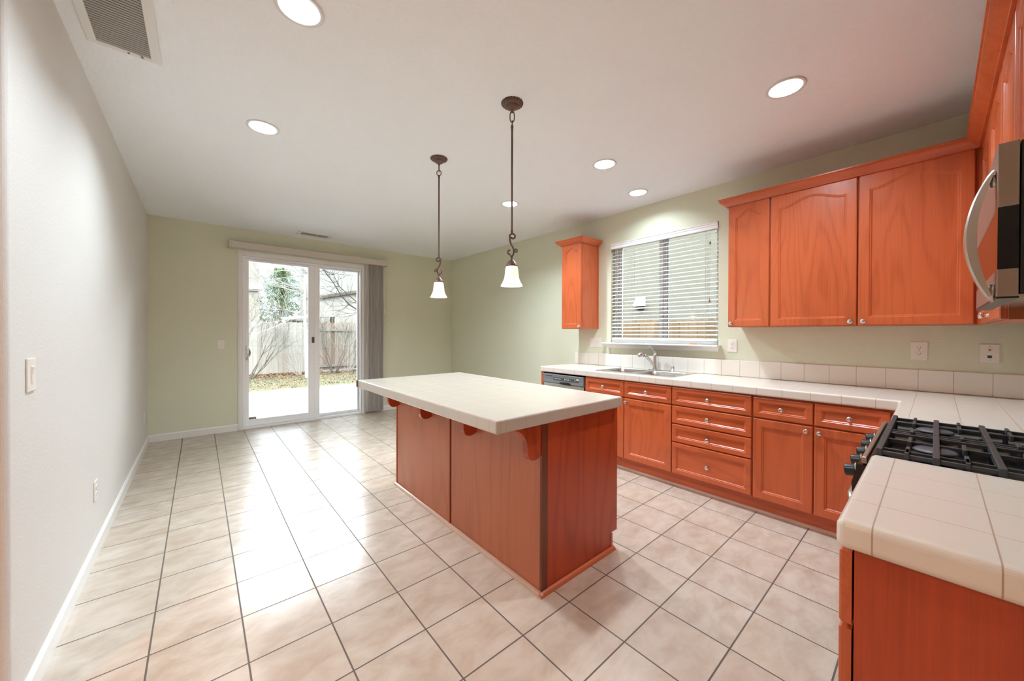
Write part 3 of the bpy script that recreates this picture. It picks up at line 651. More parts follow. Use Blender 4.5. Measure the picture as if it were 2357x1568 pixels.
# dishwasher
def dishwasher():
    y0, y1 = 2.432, 3.032
    root = thing('dishwasher', 'stainless dishwasher with a dark control panel at the counter end', 'dishwasher', (3.4, 2.73, 0))
    MB().box(FX + 0.01, XR - 0.01, y0, y1, 0.09, 0.86).build('tub', M['black'], root)
    MB().box(3.085, FX + 0.01, y0 + 0.004, y1 - 0.004, 0.11, 0.754).build('door', M['steel'], root, 0.004)
    pr = [(0, 0.019), (-0.008, 0.021), (-0.014, 0.032), (-0.010, 0.065), (-0.012, 0.09), (-0.016, 0.118), (-0.012, 0.124), (0, 0.124)]
    MB().prism(pr, lambda u, v, t: (3.088 + u, t, 0.738 + v), y0 + 0.004, y1 - 0.004).box(3.088, FX + 0.01, y0 + 0.004, y1 - 0.004, 0.757, 0.86).build('control_panel', M['grey_panel'], root)
    # recessed latch slot, touch panel, printed marks
    f = frame((3.0765, 0, 0), (0, 1, 0), (-1, 0, 0))
    m = MB(); fbox(m, f, 2.885, 2.985, 0, 0.0025, 0.835, 0.85); m.build('vent_slot', M['black'], root)
    tp = MB(); fbox(tp, f, 2.50, 2.865, -0.006, 0.0005, 0.795, 0.856); tp.build('touch_panel', M['panel_dark'], root)
    marks = [(yy - 0.005, yy + 0.004, 0.807 if i % 3 else 0.812, 0.817 + (i % 2) * 0.004) for i, yy in enumerate([2.85, 2.833, 2.816, 2.80, 2.784, 2.768, 2.752, 2.70, 2.685, 2.67, 2.655, 2.64, 2.61])]
    marks += [(a, b, c, c + 0.003) for a, b, c in ((2.815, 2.85, 0.847), (2.80, 2.835, 0.836), (2.655, 2.69, 0.838), (2.56, 2.60, 0.842))] + [(yy, yy + 0.01, zz, zz + 0.005) for yy, zz in ((2.548, 0.803), (2.548, 0.815), (2.53, 0.82))]
    for a, b, c, d in marks: fbox(MB(), f, a, b, 0.0005, 0.0012, c, d).build('printed_mark', M['mark'], root)
    MB().prism([(2.515 + 0.017 * math.cos(q), 0.827 + 0.009 * math.sin(q)) for q in [2 * PI * k / 20 for k in range(20)]], lambda u, v, t: (t, u, v), 3.0768, 3.0752).build('oval_badge', M['trim'], root)
    mb = MB().prism([(2.69 + 0.085 * math.cos(q), 0.772 + (0.02 if math.sin(q) < 0 else 0.012) * math.sin(q)) for q in [2 * PI * k / 24 for k in range(24)]], lambda u, v, t: (t, u, v), 3.077, 3.0725); mb.build('pull_recess', M['black'], root)
    MB().box(3.165, 3.2, y0, y1, 0, 0.09).build('toe_plate', M['black'], root)
dishwasher()

# ------------------------------------------------------------------ worktops
def edge_round(o, w_=0.011, s_=4):
    b = o.modifiers.new('bevel', 'BEVEL'); b.width = w_; b.segments = s_; b.limit_method = 'ANGLE'; b.angle_limit = math.radians(40)
    for p in o.data.polygons: p.use_smooth = False
SX0, SX1, SY0, SY1 = 3.16, 3.675, 1.545, 2.32
top = thing('tiled_countertop', 'cream tiled L shaped countertop along the sink wall', 'countertop', (3.4, 1.3, 0.94))
cxs = [2.414, 3.078, SX0, SX1, XR - 0.001]; cys = [YR + 0.001, 0.135, SY0, SY1, 3.086]
o = MB().cells(cxs, cys, lambda x, y: not (x < 3.078 and y > 0.135) and not (SX0 < x < SX1 and SY0 < y < SY1), 0.878, 0.94).build('tile_top', M['tile_sink'], top); edge_round(o)
o = MB().box(XR - 0.012, XR - 0.0005, YR + 0.013, 3.09, 0.9405, 1.087).build('backsplash', M['tile_splash_lifted'], top, 0.006, 3)
MB().box(2.414, XR - 0.012, YR + 0.0005, YR + 0.012, 0.9405, 1.087).build('backsplash', tile_mat('cream_tile_range_backsplash', 3.0, 0.078), top, 0.006, 3)
o = MB().cells([1.005, 1.646], [YR + 0.001, 0.135], lambda x, y: True, 0.880, 0.94).build('near_countertop', M['tile_near'], None); edge_round(o, 0.016, 5)
tag(o, 'cream tiled countertop in the near corner, this side of the range', 'countertop')

# near base cabinet
nc = thing('base_cabinet', 'near oak base cabinet seen from its plain side, in front of the range', 'cabinet', (1.33, -0.2, 0), None)
MB().box(1.03, 1.64, YR + 0.002, 0.108, 0.11, 0.878).build('carcass', M['veneer_end'], nc)
MB().box(1.05, 1.64, YR + 0.002, 0.05, 0.0, 0.11).build('toe_kick', M['oakX'], nc)
for kind, c, d in (('drawer', 0.714, 0.866), ('door', 0.128, 0.702)):
    p = door_mesh(FN, 1.034, 1.636, c, d, 0.004, 0.021, 0.04 if kind == 'drawer' else 0.055).build(kind, M['oakX'] if kind == 'drawer' else M['oak2'], nc); knob(FN, 1.33 if kind == 'drawer' else 1.58, (c + d) / 2 if kind == 'drawer' else 0.66, 0.025, p)

# ------------------------------------------------------------------ sink, faucet, air gap
def sink():
    root = thing('kitchen_sink', 'stainless double bowl sink set in the tiled countertop', 'sink', (3.42, 1.93, 0.94))
    x0, x1, y0, y1 = 3.145, 3.69, 1.53, 2.335; bx0, bx1 = 3.19, 3.56; B = [(1.575, 1.915), (1.955, 2.29)]
    xs = [x0, bx0, bx1, x1]; ys = [y0, B[0][0], B[0][1], B[1][0], B[1][1], y1]
    o = MB().cells(xs, ys, lambda x, y: not (bx0 < x < bx1 and any(a < y < b for a, b in B)), 0.9402, 0.9465).build('rim', M['steel_sink'], root, 0.003)
    for a, b in B:
        vs = []; fs = []
        rings = [(0, 0.9465), (0.0, 0.938), (0.008, 0.90), (0.012, 0.80), (0.03, 0.775), (0.06, 0.77)]
        def rr(ins, z, R):
            pts = []
            for cx, cy, a0 in ((bx1 - ins - R, b - ins - R, 0), (bx0 + ins + R, b - ins - R, PI / 2), (bx0 + ins + R, a + ins + R, PI), (bx1 - ins - R, a + ins + R, 1.5 * PI)):
                for k in range(5): q = a0 + PI / 2 * k / 4; pts.append((cx + R * math.cos(q), cy + R * math.sin(q), z))
            return pts
        for ins, z in rings: vs += rr(ins, z, 0.002 if z > 0.945 else 0.04)
        n = 20; fs = [(i * n + k, i * n + (k + 1) % n, (i + 1) * n + (k + 1) % n, (i + 1) * n + k) for i in range(len(rings) - 1) for k in range(n)] + [tuple(range((len(rings) - 1) * n, len(rings) * n))]
        bo = MB().add(vs, fs, True).build('bowl', M['steel_sink'], root)
        MB().lathe([(0.04, 0.771), (0.042, 0.773), (0.03, 0.7735), (0.02, 0.765), (0.0, 0.765)], ((bx0 + bx1) / 2, (a + b) / 2, 0), n=20).build('drain', M['steel'], bo)
sink()
def faucet():
    x, y, z = 3.63, 1.93, 0.9465
    root = thing('kitchen_faucet', 'chrome single lever faucet with a pull out spout behind the sink', 'faucet', (x, y, z))
    prof = [(0.028 * math.cos(q), 0.028 * math.sin(q) + (0.095 if math.sin(q) > 0 else -0.095)) for q in [2 * PI * k / 24 for k in range(24)]]
    MB().prism(prof, lambda u, v, t: (x + u, y - 0.05 + v, t), z, z + 0.008).build('deck_plate', M['chrome'], root, 0.002)
    MB().lathe([(0.026, 0.006), (0.024, 0.02), (0.0215, 0.05), (0.022, 0.13), (0.024, 0.15), (0.022, 0.172), (0.013, 0.185), (0.0, 0.188)], (x, y, z), n=24).build('body', M['chrome'], root)
    a = Vector((-0.9, 0.43, 0)).normalized()
    pts = [Vector((x, y, z + 0.03)), Vector((x, y, z + 0.055)) + a * 0.02, Vector((x, y, z + 0.10)) + a * 0.06, Vector((x, y, z + 0.142)) + a * 0.105, Vector((x, y, z + 0.16)) + a * 0.14]
    sp = MB().tube(pts, [0.012, 0.015, 0.0155, 0.0165, 0.018], 14).build('spout', M['chrome'], root)
    MB().tube([Vector((x, y, z + 0.162)) + a * 0.138, Vector((x, y, z + 0.166)) + a * 0.165, Vector((x, y, z + 0.158)) + a * 0.195, Vector((x, y, z + 0.15)) + a * 0.204], [0.019, 0.022, 0.0215, 0.018], 14).build('spray_head', M['chrome'], sp)
    MB().tube([Vector((x, y, z + 0.165)), Vector((x, y, z + 0.205)) + a * 0.015, Vector((x, y, z + 0.235)) + a * 0.04, Vector((x, y, z + 0.252)) + a * 0.075], [0.018, 0.014, 0.009, 0.004], 12).build('lever', M['chrome'], root)
faucet()
tag(MB().lathe([(0.022, 0.0), (0.022, 0.004), (0.0165, 0.007), (0.0165, 0.05), (0.015, 0.056), (0.0, 0.058)], (3.63, 1.742, 0.9465), n=20).build('air_gap_cap', M['steel'], None), 'short brushed steel air gap cap behind the sink', 'air gap')

# ------------------------------------------------------------------ island
ix0, ix1, iy0, iy1 = 1.305, 1.955, 1.295, 3.08
isl = thing('kitchen_island', 'oak island cabinet with corbels under the big tiled top', 'cabinet', (1.63, 2.19, 0))
MB().box(ix0 + 0.006, ix1, iy0 + 0.006, iy1, 0.11, 0.876).build('carcass', M['oak2'], isl)
MB().box(ix0 + 0.006, 1.90, iy0 + 0.006, iy1, 0.0, 0.11).build('plinth', M['oakY'], isl)
MB().box(ix0, ix0 + 0.006, iy0 + 0.012, 2.165, 0.0, 0.876).build('side_panel', M['veneer'], isl, 0.001)
MB().box(ix0, ix0 + 0.006, 2.195, iy1 - 0.02, 0.0, 0.876).build('side_panel', M['veneer'], isl, 0.001)
pl = MB().box(ix0 - 0.006, ix0 + 0.006, 2.176, 2.194, 0.0, 0.876).build('seam_strip', M['oak2'], isl, 0.002)
MB().box(ix0 - 0.004, ix0 + 0.006, iy1 - 0.018, iy1 + 0.004, 0.0, 0.876).build('seam_strip', M['oak2'], isl, 0.002)
MB().box(ix0 - 0.0005, ix0 + 0.006, 2.166, 2.175, 0.0, 0.876).build('reveal', M['dark'], isl)
MB().box(ix0 - 0.001, ix0 + 0.042, iy0 - 0.004, iy0 + 0.012, 0.0, 0.876).build('corner_post', wood('dark_knotty_oak', srgb(116, 54, 28), srgb(64, 26, 11), 2, 0.35, 4, 40), isl, 0.0015)
MB().prism([(ix0 + 0.045, 0), (1.915, 0), (1.915, 0.105), (1.972, 0.105), (1.972, 0.876), (ix0 + 0.045, 0.876)], lambda u, v, t: (u, t, v), iy0, iy0 + 0.012).build('end_panel', M['veneer_end'], isl, 0.001)
MB().box(1.90, 1.922, iy0 - 0.003, iy0 + 0.006, 0.02, 0.10).build('toe_strip', M['oak2'], isl)
FI = frame((ix1, 0, 0), (0, 1, 0), (1, 0, 0))
for a, b in ((1.31, 1.895), (1.9, 2.485), (2.49, 3.075)):
    p = door_mesh(FI, a, b, 0.128, 0.70, 0.0, 0.02, 0.052).build('door', M['oak'], isl); knob(FI, a + 0.05, 0.66, 0.02, p)
    p = door_mesh(FI, a, b, 0.714, 0.866, 0.0, 0.02, 0.036).build('drawer', M['oakY'], isl); knob(FI, (a + b) / 2, 0.79, 0.02, p)
q = [(0, 0), (-0.02, 0), (-0.0185, 0.009), (-0.013, 0.017), (-0.004, 0.021), (0, 0.021)]
MB().prism(q, lambda u, v, t: (ix0 - 0.001 + u, t, v), iy0 - 0.018, iy1 + 0.01).build('base_moulding', M['shoe'], isl)
MB().prism(q, lambda u, v, t: (t, iy0 - 0.001 + u, v), ix0 - 0.02, 1.93).build('base_moulding', M['shoeX'], isl)
# corbels: cut brackets with a concave throat and a round nose at the foot
def corbel(yc, w_=0.038):
    pr = [(0, 0.876), (-0.20, 0.876), (-0.195, 0.866), (-0.175, 0.862), (-0.150, 0.853), (-0.127, 0.835), (-0.108, 0.81), (-0.098, 0.785), (-0.095, 0.76), (-0.093, 0.735), (-0.085, 0.713), (-0.068, 0.699), (-0.047, 0.694), (-0.025, 0.698), (-0.008, 0.705), (0, 0.708)]
    MB().prism(pr, lambda u, v, t: (ix0 + u, t, v), yc - w_ / 2, yc + w_ / 2).build('corbel', M['veneer_end'], isl, 0.002)
for yc in (iy0 + 0.02, 1.885, 2.455, 3.035): corbel(yc)
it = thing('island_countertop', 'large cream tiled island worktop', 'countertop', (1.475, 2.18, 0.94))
o = MB().box(0.985, 1.965, 1.256, 3.10, 0.8765, 0.94).build('tile_top', M['tile_island_dimmed'], it); edge_round(o, 0.009, 4)
MB().box(0.975, 1.0, 3.1, 3.112, 0.882, 0.936).build('raw_edge', plain('brown_raw_edge', srgb(120, 92, 60), 0.6), it)

# ------------------------------------------------------------------ upper cabinets
UX = XR - 0.315                            # face plane of the sink wall uppers; doors 20 mm proud
FU = frame((UX, 0, 0), (0, 1, 0), (-1, 0, 0)); UY = YR + 0.33; FR = frame((0, UY, 0), (1, 0, 0), (0, 1, 0))
Z0, Z1 = 1.385, 2.43
u = thing('upper_cabinet', 'narrow oak upper cabinet left of the kitchen window', 'cabinet', (3.57, 2.87, Z0), 'oak upper cabinets')
MB().box(UX, XR - 0.001, 2.726, 3.03, Z0, Z1).build('carcass', M['oak2'], u, 0.001)
p = door_mesh(FU, 2.729, 3.027, Z0 + 0.003, 2.415, 0.001, 0.02, 0.05, 0.045, 0.10).build('door', M['oak2'], u); knob(FU, 2.755, 1.415, 0.021, p)
MB().box(XR - 0.02, XR - 0.001, 2.719, 2.726, Z0, 2.42).build('scribe_strip', M['oak'], u)
CR = [(0.0, 0), (0.012, 0.0), (0.014, 0.006), (0.022, 0.012), (0.034, 0.022), (0.046, 0.034), (0.052, 0.042), (0.054, 0.05), (0.06, 0.053), (0.06, 0.062), (0.0, 0.062)]
def crown_path(mb, path, z):
    """sweep CR along an open horizontal path (list of xy) with mitred corners; outward is to the right of travel"""
    n = len(CR); vs = []
    for i, p in enumerate(path):
        p = Vector(p); d0 = (p - Vector(path[i - 1])).normalized() if i else None; d1 = (Vector(path[i + 1]) - p).normalized() if i < len(path) - 1 else None
        d0 = d0 or d1; d1 = d1 or d0; n0 = Vector((d0.y, -d0.x)); n1 = Vector((d1.y, -d1.x)); m = (n0 + n1) / (1 + n0.dot(n1))
        for a, b in CR: vs.append((p.x + m.x * a, p.y + m.y * a, z + b))
    fs = [(i * n + k, i * n + (k + 1) % n, (i + 1) * n + (k + 1) % n, (i + 1) * n + k) for i in range(len(path) - 1) for k in range(n)] + [tuple(range(n)), tuple(range((len(path) - 1) * n, len(path) * n))]
    mb.add(vs, fs)
mb = MB(); crown_path(mb, [(XR, 3.032), (UX - 0.018, 3.032), (UX - 0.018, 2.724), (XR, 2.724)][::-1] if False else [(XR - 0.001, 2.724), (UX - 0.018, 2.724), (UX - 0.018, 3.032), (XR - 0.001, 3.032)], 2.398)
mb2 = MB(); crown_path(mb2, [(XR - 0.001, 3.032), (UX - 0.018, 3.032), (UX - 0.018, 2.724), (XR - 0.001, 2.724)], 2.398)
mb2.build('crown', M['oakY'], u)
def upper(label, y0, y1, doors):
    r_ = thing('upper_cabinet', label, 'cabinet', (3.57, (y0 + y1) / 2, Z0), 'oak upper cabinets')
    MB().box(UX, XR - 0.001, y0, y1, Z0, Z1).build('carcass', M['oak2'], r_, 0.001)
    for a, b, ku, m in doors:
        p = door_mesh(FU, a, b, Z0 + 0.003, 2.415, 0.001, 0.02, 0.052, 0.05, 0.115).build('door', m, r_); knob(FU, ku, 1.415, 0.021, p)
upper('narrow oak upper cabinet just right of the kitchen window', 0.858, 1.158, [(0.862, 1.155, 1.128, M['oak2'])])
upper('wide oak upper cabinet with two arched doors', -0.185, 0.856, [(0.356, 0.853, 0.386, M['oak']), (-0.143, 0.349, 0.322, M['oak'])])
# corner and range wall uppers
def rupper(label, x0, x1, z0, doors, name='upper_cabinet'):
    r_ = thing(name, label, 'cabinet', ((x0 + x1) / 2, YR + 0.16, z0), 'oak upper cabinets')
    MB().box(x0, x1, YR + 0.001, UY, z0, Z1).build('carcass', M['oak2'], r_, 0.001)
    for a, b, ku in doors:
        p = door_mesh(FR, a, b, z0 + 0.004, 2.415, 0.001, 0.02, 0.052, 0.05, 0.115).build('door', M['oak2'], r_); knob(FR, ku, z0 + 0.035, 0.021, p)
rupper('oak upper cabinet in the corner beside the microwave', 2.416, UX - 0.003, Z0, [(2.43, 2.89, 2.86), (2.895, 3.36, 2.925)])
rupper('oak upper cabinet above the microwave with two arched doors', 1.652, 2.412, 1.865, [(1.656, 2.028, 2.0), (2.036, 2.408, 2.06)])
mb = MB(); crown_path(mb, [(1.652, UY + 0.02), (UX - 0.02, UY + 0.02), (UX - 0.02, 1.16), (XR - 0.001, 1.16)][::-1], 2.398)
mb_ = MB(); crown_path(mb_, [(XR - 0.001, 1.16), (UX - 0.02, 1.16), (UX - 0.02, UY + 0.02), (1.652, UY + 0.02)], 2.398)
tag(mb_.build('crown_moulding', M['oakY'], None), 'oak crown moulding running along the upper cabinet tops into the corner', 'crown moulding')

# ------------------------------------------------------------------ microwave
def microwave():
    x0, x1, yf = 1.652, 2.412, -0.107; z0, z1 = 1.427, 1.845
    root = thing('microwave', 'stainless over the range microwave with a bowed handle', 'microwave', (2.03, -0.3, z0))
    MB().box(x0 + 0.004, x1 - 0.004, YR + 0.002, yf - 0.038, z0 + 0.006, z1).build('housing', M['black'], root, 0.003)
    MB().box(x0, x1, yf - 0.036, yf, 1.672, z1 - 0.0).build('door_top_rail', M['steel_door'], root, 0.002)
    MB().box(x0, x1, yf - 0.036, yf, z0 + 0.002, 1.503).build('door_bottom_rail', M['steel_door'], root, 0.002)
    MB().box(x0 + 0.0015, x1 - 0.0015, yf - 0.036, yf - 0.001, 1.503, 1.672).build('door_window', M['black_gloss'], root)
    MB().box(x0, x1, yf - 0.0365, yf, z0 - 0.004, z0 + 0.001).build('door_sill', M['black'], root)
    MB().box(x0 + 0.002, x1 - 0.002, YR + 0.002, yf - 0.002, z0 - 0.003, z0 + 0.006).build('underside', plain('polished_underside', (0.6, 0.58, 0.55, 1), 0.14, 1.0), root)
    # bowed strap handle: a wide shallow C section
    h = MB(); n = 22; vs = []
    for k in range(n + 1):
        t = k / n; z = 1.416 + (1.787 - 1.416) * t; b = math.sin(PI * t); y = yf + 0.006 + 0.050 * b ** 0.8; th = 0.004 + 0.019 * b ** 0.5; w_ = 0.012 + 0.012 * b ** 0.5
        for a, c in ((-w_, -th), (-w_, -0.004), (-w_ * 0.7, 0), (w_ * 0.7, 0), (w_, -0.004), (w_, -th), (w_ * 0.6, -th * 0.8), (-w_ * 0.6, -th * 0.8)): vs.append((1.70 + a, y + c, z))
    m = 8; h.add(vs, [(i * m + k, i * m + (k + 1) % m, (i + 1) * m + (k + 1) % m, (i + 1) * m + k) for i in range(n) for k in range(m)] + [tuple(range(m)), tuple(range(n * m, (n + 1) * m))], False)
    h.tube([(1.70, yf, 1.465), (1.70, yf + 0.006, 1.43)], 0.009, 10).tube([(1.70, yf, 1.742), (1.70, yf + 0.006, 1.772)], 0.009, 10)
    h.build('handle', M['steel'], root)
microwave()

# ------------------------------------------------------------------ gas range
def gas_range():
    x0, x1 = 1.65, 2.41
    root = thing('gas_range', 'black gas range with cast iron grates set in the countertop', 'range', (2.03, -0.2, 0))
    MB().box(x0 + 0.003, x1 - 0.003, YR + 0.01, 0.12, 0.03, 0.90).build('body', M['black'], root)
    MB().box(x0, x1, YR + 0.012, 0.145, 0.90, 0.918).build('cooktop', M['black_gloss'], root, 0.005)
    MB().box(x0, x1, 0.145, 0.158, 0.90, 0.922).build('front_trim', M['steel_door'], root, 0.003)
    MB().prism([(0.12, 0.895), (0.168, 0.895), (0.182, 0.83), (0.18, 0.80), (0.12, 0.80)], lambda u, v, t: (t, u, v), x0, x1).build('control_panel', M['black_gloss'], root)
    MB().box(x0 + 0.004, x1 - 0.004, 0.12, 0.165, 0.20, 0.79).build('oven_door', M['black_gloss'], root, 0.006)
    MB().tube([(x0 + 0.04, 0.165, 0.745), (x0 + 0.045, 0.182, 0.76), (x0 + 0.09, 0.19, 0.762), (x1 - 0.09, 0.19, 0.762), (x1 - 0.045, 0.182, 0.76), (x1 - 0.04, 0.165, 0.755)], 0.013, 12).build('oven_handle', M['steel'], root)
    MB().box(x0 + 0.004, x1 - 0.004, 0.12, 0.16, 0.05, 0.19).build('drawer', M['steel'], root, 0.005)
    for xk in (1.73, 1.88, 2.03, 2.18, 2.33):
        k = MB().lathe([(0.023, 0.0), (0.024, 0.004), (0.021, 0.012), (0.021, 0.03), (0.019, 0.034), (0, 0.0345)], (xk, 0.174, 0.852), (0, 1, -0.15), 20).build('knob', M['black'], root)
        MB().torus((xk, 0.1765, 0.852), 0.0245, 0.0025, (0, 1, -0.15), 20, 6).build('knob_ring', M['chrome'], k)
    for xb in (1.84, 2.22):
        for yb, rb in ((0.0, 0.05), (-0.27, 0.042)):
            b = MB().lathe([(rb + 0.014, 0.918), (rb + 0.01, 0.924), (rb * 0.8, 0.928), (rb * 0.8, 0.936), (0, 0.936)], (xb, yb, 0), n=28).build('burner', M['black'], root)
            MB().lathe([(rb, 0.936), (rb + 0.001, 0.94), (rb - 0.004, 0.944), (0, 0.9445)], (xb, yb, 0), n=28).build('burner_cap', M['burner'], b)
    def bar(mb, xa, xb, ya, yb, t=0.014, z0=0.938, z1=0.956): mb.box(xa, xb, ya, yb, z0, z1)
    for gx0, gx1, ybs in ((x0 + 0.012, 2.028, (1.715, 1.885)), (2.034, x1 - 0.008, (2.07, 2.27))):
        mb = MB()
        for yy in (0.118, -0.003, -0.123, -0.243, -0.363, -0.478): mb.box(gx0, gx1, yy - 0.0075, yy + 0.0075, 0.934, 0.957)
        for xx in ybs: mb.box(xx - 0.0045, xx + 0.0045, -0.478, 0.118, 0.936, 0.951)
        for yy in (0.057, -0.063, -0.183, -0.303, -0.42):
            for xx in ybs + ((gx0 + 0.012,) if gx0 < 2 else (gx1 - 0.014,)): mb.box(max(gx0, xx - 0.045), min(gx1, xx + 0.045), yy - 0.005, yy + 0.005, 0.937, 0.957)
        for xx in (gx0 + 0.012, gx1 - 0.012):
            mb.box(xx - 0.006, xx + 0.006, -0.478, 0.118, 0.936, 0.949)
            for yy in (0.118, -0.18, -0.478): mb.lathe([(0.009, 0.917), (0.007, 0.936)], (xx, yy, 0), n=8, smooth=False)
        mb.build('grate', M['iron'], root, 0.0022)
gas_range()
# ------------------------------------------------------------------ outdoors
OUT = 0.31                                   # outdoor colours darkened to hold their brightness down under the strong sky
def osr(r, g, b):
    c = srgb(r, g, b); return (c[0] * OUT, c[1] * OUT, c[2] * OUT, 1)
def woodgrey(name, a, b, c, axis, pitch, off=0.0):
    x = NT(name); cx = x.n('ShaderNodeCombineXYZ'); x.l(x.math('FLOOR', x.math('DIVIDE', x.math('SUBTRACT', x.xyz()[axis], off), pitch)), cx.inputs[0])
    wn = x.n('ShaderNodeTexWhiteNoise'); x.l(cx.outputs[0], wn.inputs['Vector'])
    st = x.noise(x.mapping(x.pos(), (26, 26, 1.1)), 1.5, 4, 0.65)
    k = x.math('MULTIPLY_ADD', wn.outputs['Value'], 0.5, x.math('MULTIPLY_ADD', st, 0.9, -0.2))
    x.set(Base_Color=x.ramp(k, [(0.15, a), (0.45, b), (0.85, c)]), Roughness=0.9); return x.m
def fence(label, F, a, b, z0, z1, pitch, mat, railmat, rails=(), rnd=True, group=None, wob=0.02):
    root = thing('wooden_fence', label, 'fence', F((a + b) / 2, 0, z0), group)
    mb = MB(); k = a; rr = random.Random(int(abs(a) * 100) + 5)
    while k < b:
        w_ = pitch - 0.006; h = z1 + rr.uniform(-wob, wob); u0 = k; u1 = k + w_
        if rnd: top_ = [(u1, h - 0.03), (u1 - w_ * 0.14, h - 0.008), (u1 - w_ * 0.35, h), (u0 + w_ * 0.35, h), (u0 + w_ * 0.14, h - 0.008), (u0, h - 0.03)]
        else: top_ = [(u1, h - 0.035), (u1 - w_ * 0.27, h), (u0 + w_ * 0.27, h), (u0, h - 0.035)]
        pr = [(u0, z0), (u1, z0)] + top_
        d = rr.uniform(-0.003, 0.003)
        mb.prism(pr, lambda u, v, t: F(u, t, v), -0.009 + d, 0.009 + d); k += pitch
    mb.build('pickets', mat, root)
    for zz in rails:
        m = MB(); fbox(m, F, a, b, 0.012, 0.05, zz, zz + 0.085); m.build('rail', railmat, root)
    k = a + 0.3
    while k < b:
        m = MB(); fbox(m, F, k, k + 0.09, -0.10, -0.012, z0, z1 - 0.12); m.build('post', railmat, root); k += 2.4
    return root
wgl = woodgrey('bleached_fence_wood', osr(196, 178, 158), osr(236, 222, 204), osr(255, 246, 232), 0, 0.14)
wgr = woodgrey('weathered_brown_fence_wood', osr(150, 116, 90), osr(200, 178, 158), osr(240, 228, 208), 0, 0.13, 3.06)
wsd = woodgrey('amber_fence_wood', osr(132, 96, 58), osr(172, 128, 80), osr(206, 164, 110), 1, 0.135)
wrail = plain('weathered_rail_wood', osr(186, 176, 162), 0.9)
FBK = frame((0, 14.2, 0), (1, 0, 0), (0, -1, 0))
fence('bleached wooden fence behind the bare shrubs, left part of the yard', FBK, -3.2, 3.04, -0.02, 1.68, 0.14, wgl, wrail, (), True, None, 0.03)
fence('weathered brown picket fence with a rail, right part of the yard', FBK, 3.06, 9.0, 0.0, 1.72, 0.13, wgr, wrail, (0.12, 1.40), True)
FSD = frame((5.6, 0, 0), (0, 1, 0), (-1, 0, 0))
fence('amber wooden fence outside the kitchen window', FSD, -2.0, 8.8, -0.12, 1.545, 0.135, wsd, plain('brown_rail_wood', osr(120, 96, 72), 0.9), (0.2, ), False)

def patio_mat():
    x = NT('patio_concrete'); g = x.math('MAXIMUM', x.lines(0, 0.61, 0.35, 0.005), x.lines(1, 0.61, 6.6, 0.005))
    n = x.noise(x.pos(), 6, 5, 0.6); c = x.ramp(n, [(0.3, osr(180, 178, 174)), (0.7, osr(196, 195, 192))])
    x.set(Base_Color=x.mix(x.math('MULTIPLY', g, 0.55), c, osr(150, 148, 142)), Roughness=0.85); return x.m
struct(MB().box(-3.2, 9, YB + WT, 10.92, -0.3, -0.12), 'ground_patio', patio_mat())
def lawn_mat():
    x = NT('winter_lawn'); n = x.noise(x.pos(), 2.2, 4, 0.6); f = x.noise(x.pos(), 38, 4, 0.7)
    c = x.ramp(x.math('MULTIPLY_ADD', f, 0.6, x.math('MULTIPLY', n, 0.5)), [(0.36, osr(88, 98, 52)), (0.50, osr(132, 126, 82)), (0.66, osr(170, 148, 110))])
    x.set(Base_Color=c, Roughness=1.0); x.bump(f, 0.8, 0.03); return x.m
mb = MB().add([(-3.2, 10.92, -0.115), (9, 10.92, -0.115), (9, 14.3, 0.0), (-3.2, 14.3, 0.0), (-3.2, 10.92, -0.3), (9, 10.92, -0.3), (9, 14.3, -0.3), (-3.2, 14.3, -0.3)], [(0, 1, 2, 3), (4, 7, 6, 5), (0, 4, 5, 1), (1, 5, 6, 2), (2, 6, 7, 3), (3, 7, 4, 0)])
struct(mb, 'ground_lawn', lawn_mat())
struct(MB().box(-14, 30, 14.3, 60, -0.4, -0.02), 'ground_beyond_fence', plain('dull_ground', osr(150, 145, 125), 1.0))
struct(MB().box(XR + WT, 9, -6, 6.3, -0.4, -0.12), 'ground_side_yard', plain('side_yard_gravel', osr(170, 160, 145), 1.0))
gz = lambda y: -0.115 + (y - 10.92) / 3.38 * 0.115
rr = random.Random(3)
mb = MB()
for i in range(9000):
    y = rr.uniform(10.95, 13.9); x = rr.uniform(0.3, 5.2); h = rr.uniform(0.015, 0.05); a = rr.uniform(0, PI); dx, dy = math.cos(a) * 0.004, math.sin(a) * 0.004; lx, ly = rr.uniform(-0.02, 0.02), rr.uniform(-0.02, 0.02); z = gz(y)
    mb.add([(x - dx, y - dy, z), (x + dx, y + dy, z), (x + lx, y + ly, z + h)], [(0, 1, 2)])
tag(mb.build('grass', plain('grass_blade', osr(104, 122, 66), 0.9), None, fix=False), 'thin winter grass between the patio and the back fence', 'grass', kind='stuff')
def leafmesh(n, dens, seed):
    rr = random.Random(seed); mb = MB()
    for i in range(n):
        x, y = dens(rr); z = (gz(y) if y > 10.92 else -0.12) + rr.uniform(0.004, 0.03); s = rr.uniform(0.016, 0.034); a = rr.uniform(0, 6.28); t1, t2 = rr.uniform(-0.5, 0.5), rr.uniform(-0.5, 0.5)
        c, d = math.cos(a), math.sin(a)
        P = [(s, 0), (0, s * 0.6), (-s, 0), (0, -s * 0.6)]
        mb.add([(x + u * c - v * d, y + u * d + v * c, z + u * t1 + v * t2) for u, v in P], [(0, 1, 2), (0, 2, 3)])
    return mb
def leaf_mat(name, a, b):
    x = NT(name); x.set(Base_Color=x.ramp(x.noise(x.pos(), 21, 2), [(0.35, a), (0.65, b)]), Roughness=0.9); return x.m
def dens1(r):
    y = 14.1 - abs(r.gauss(0, 0.5)) if r.random() < 0.5 else r.uniform(11.0, 14.1)
    return r.uniform(0.4, 5.4), max(10.95, y)
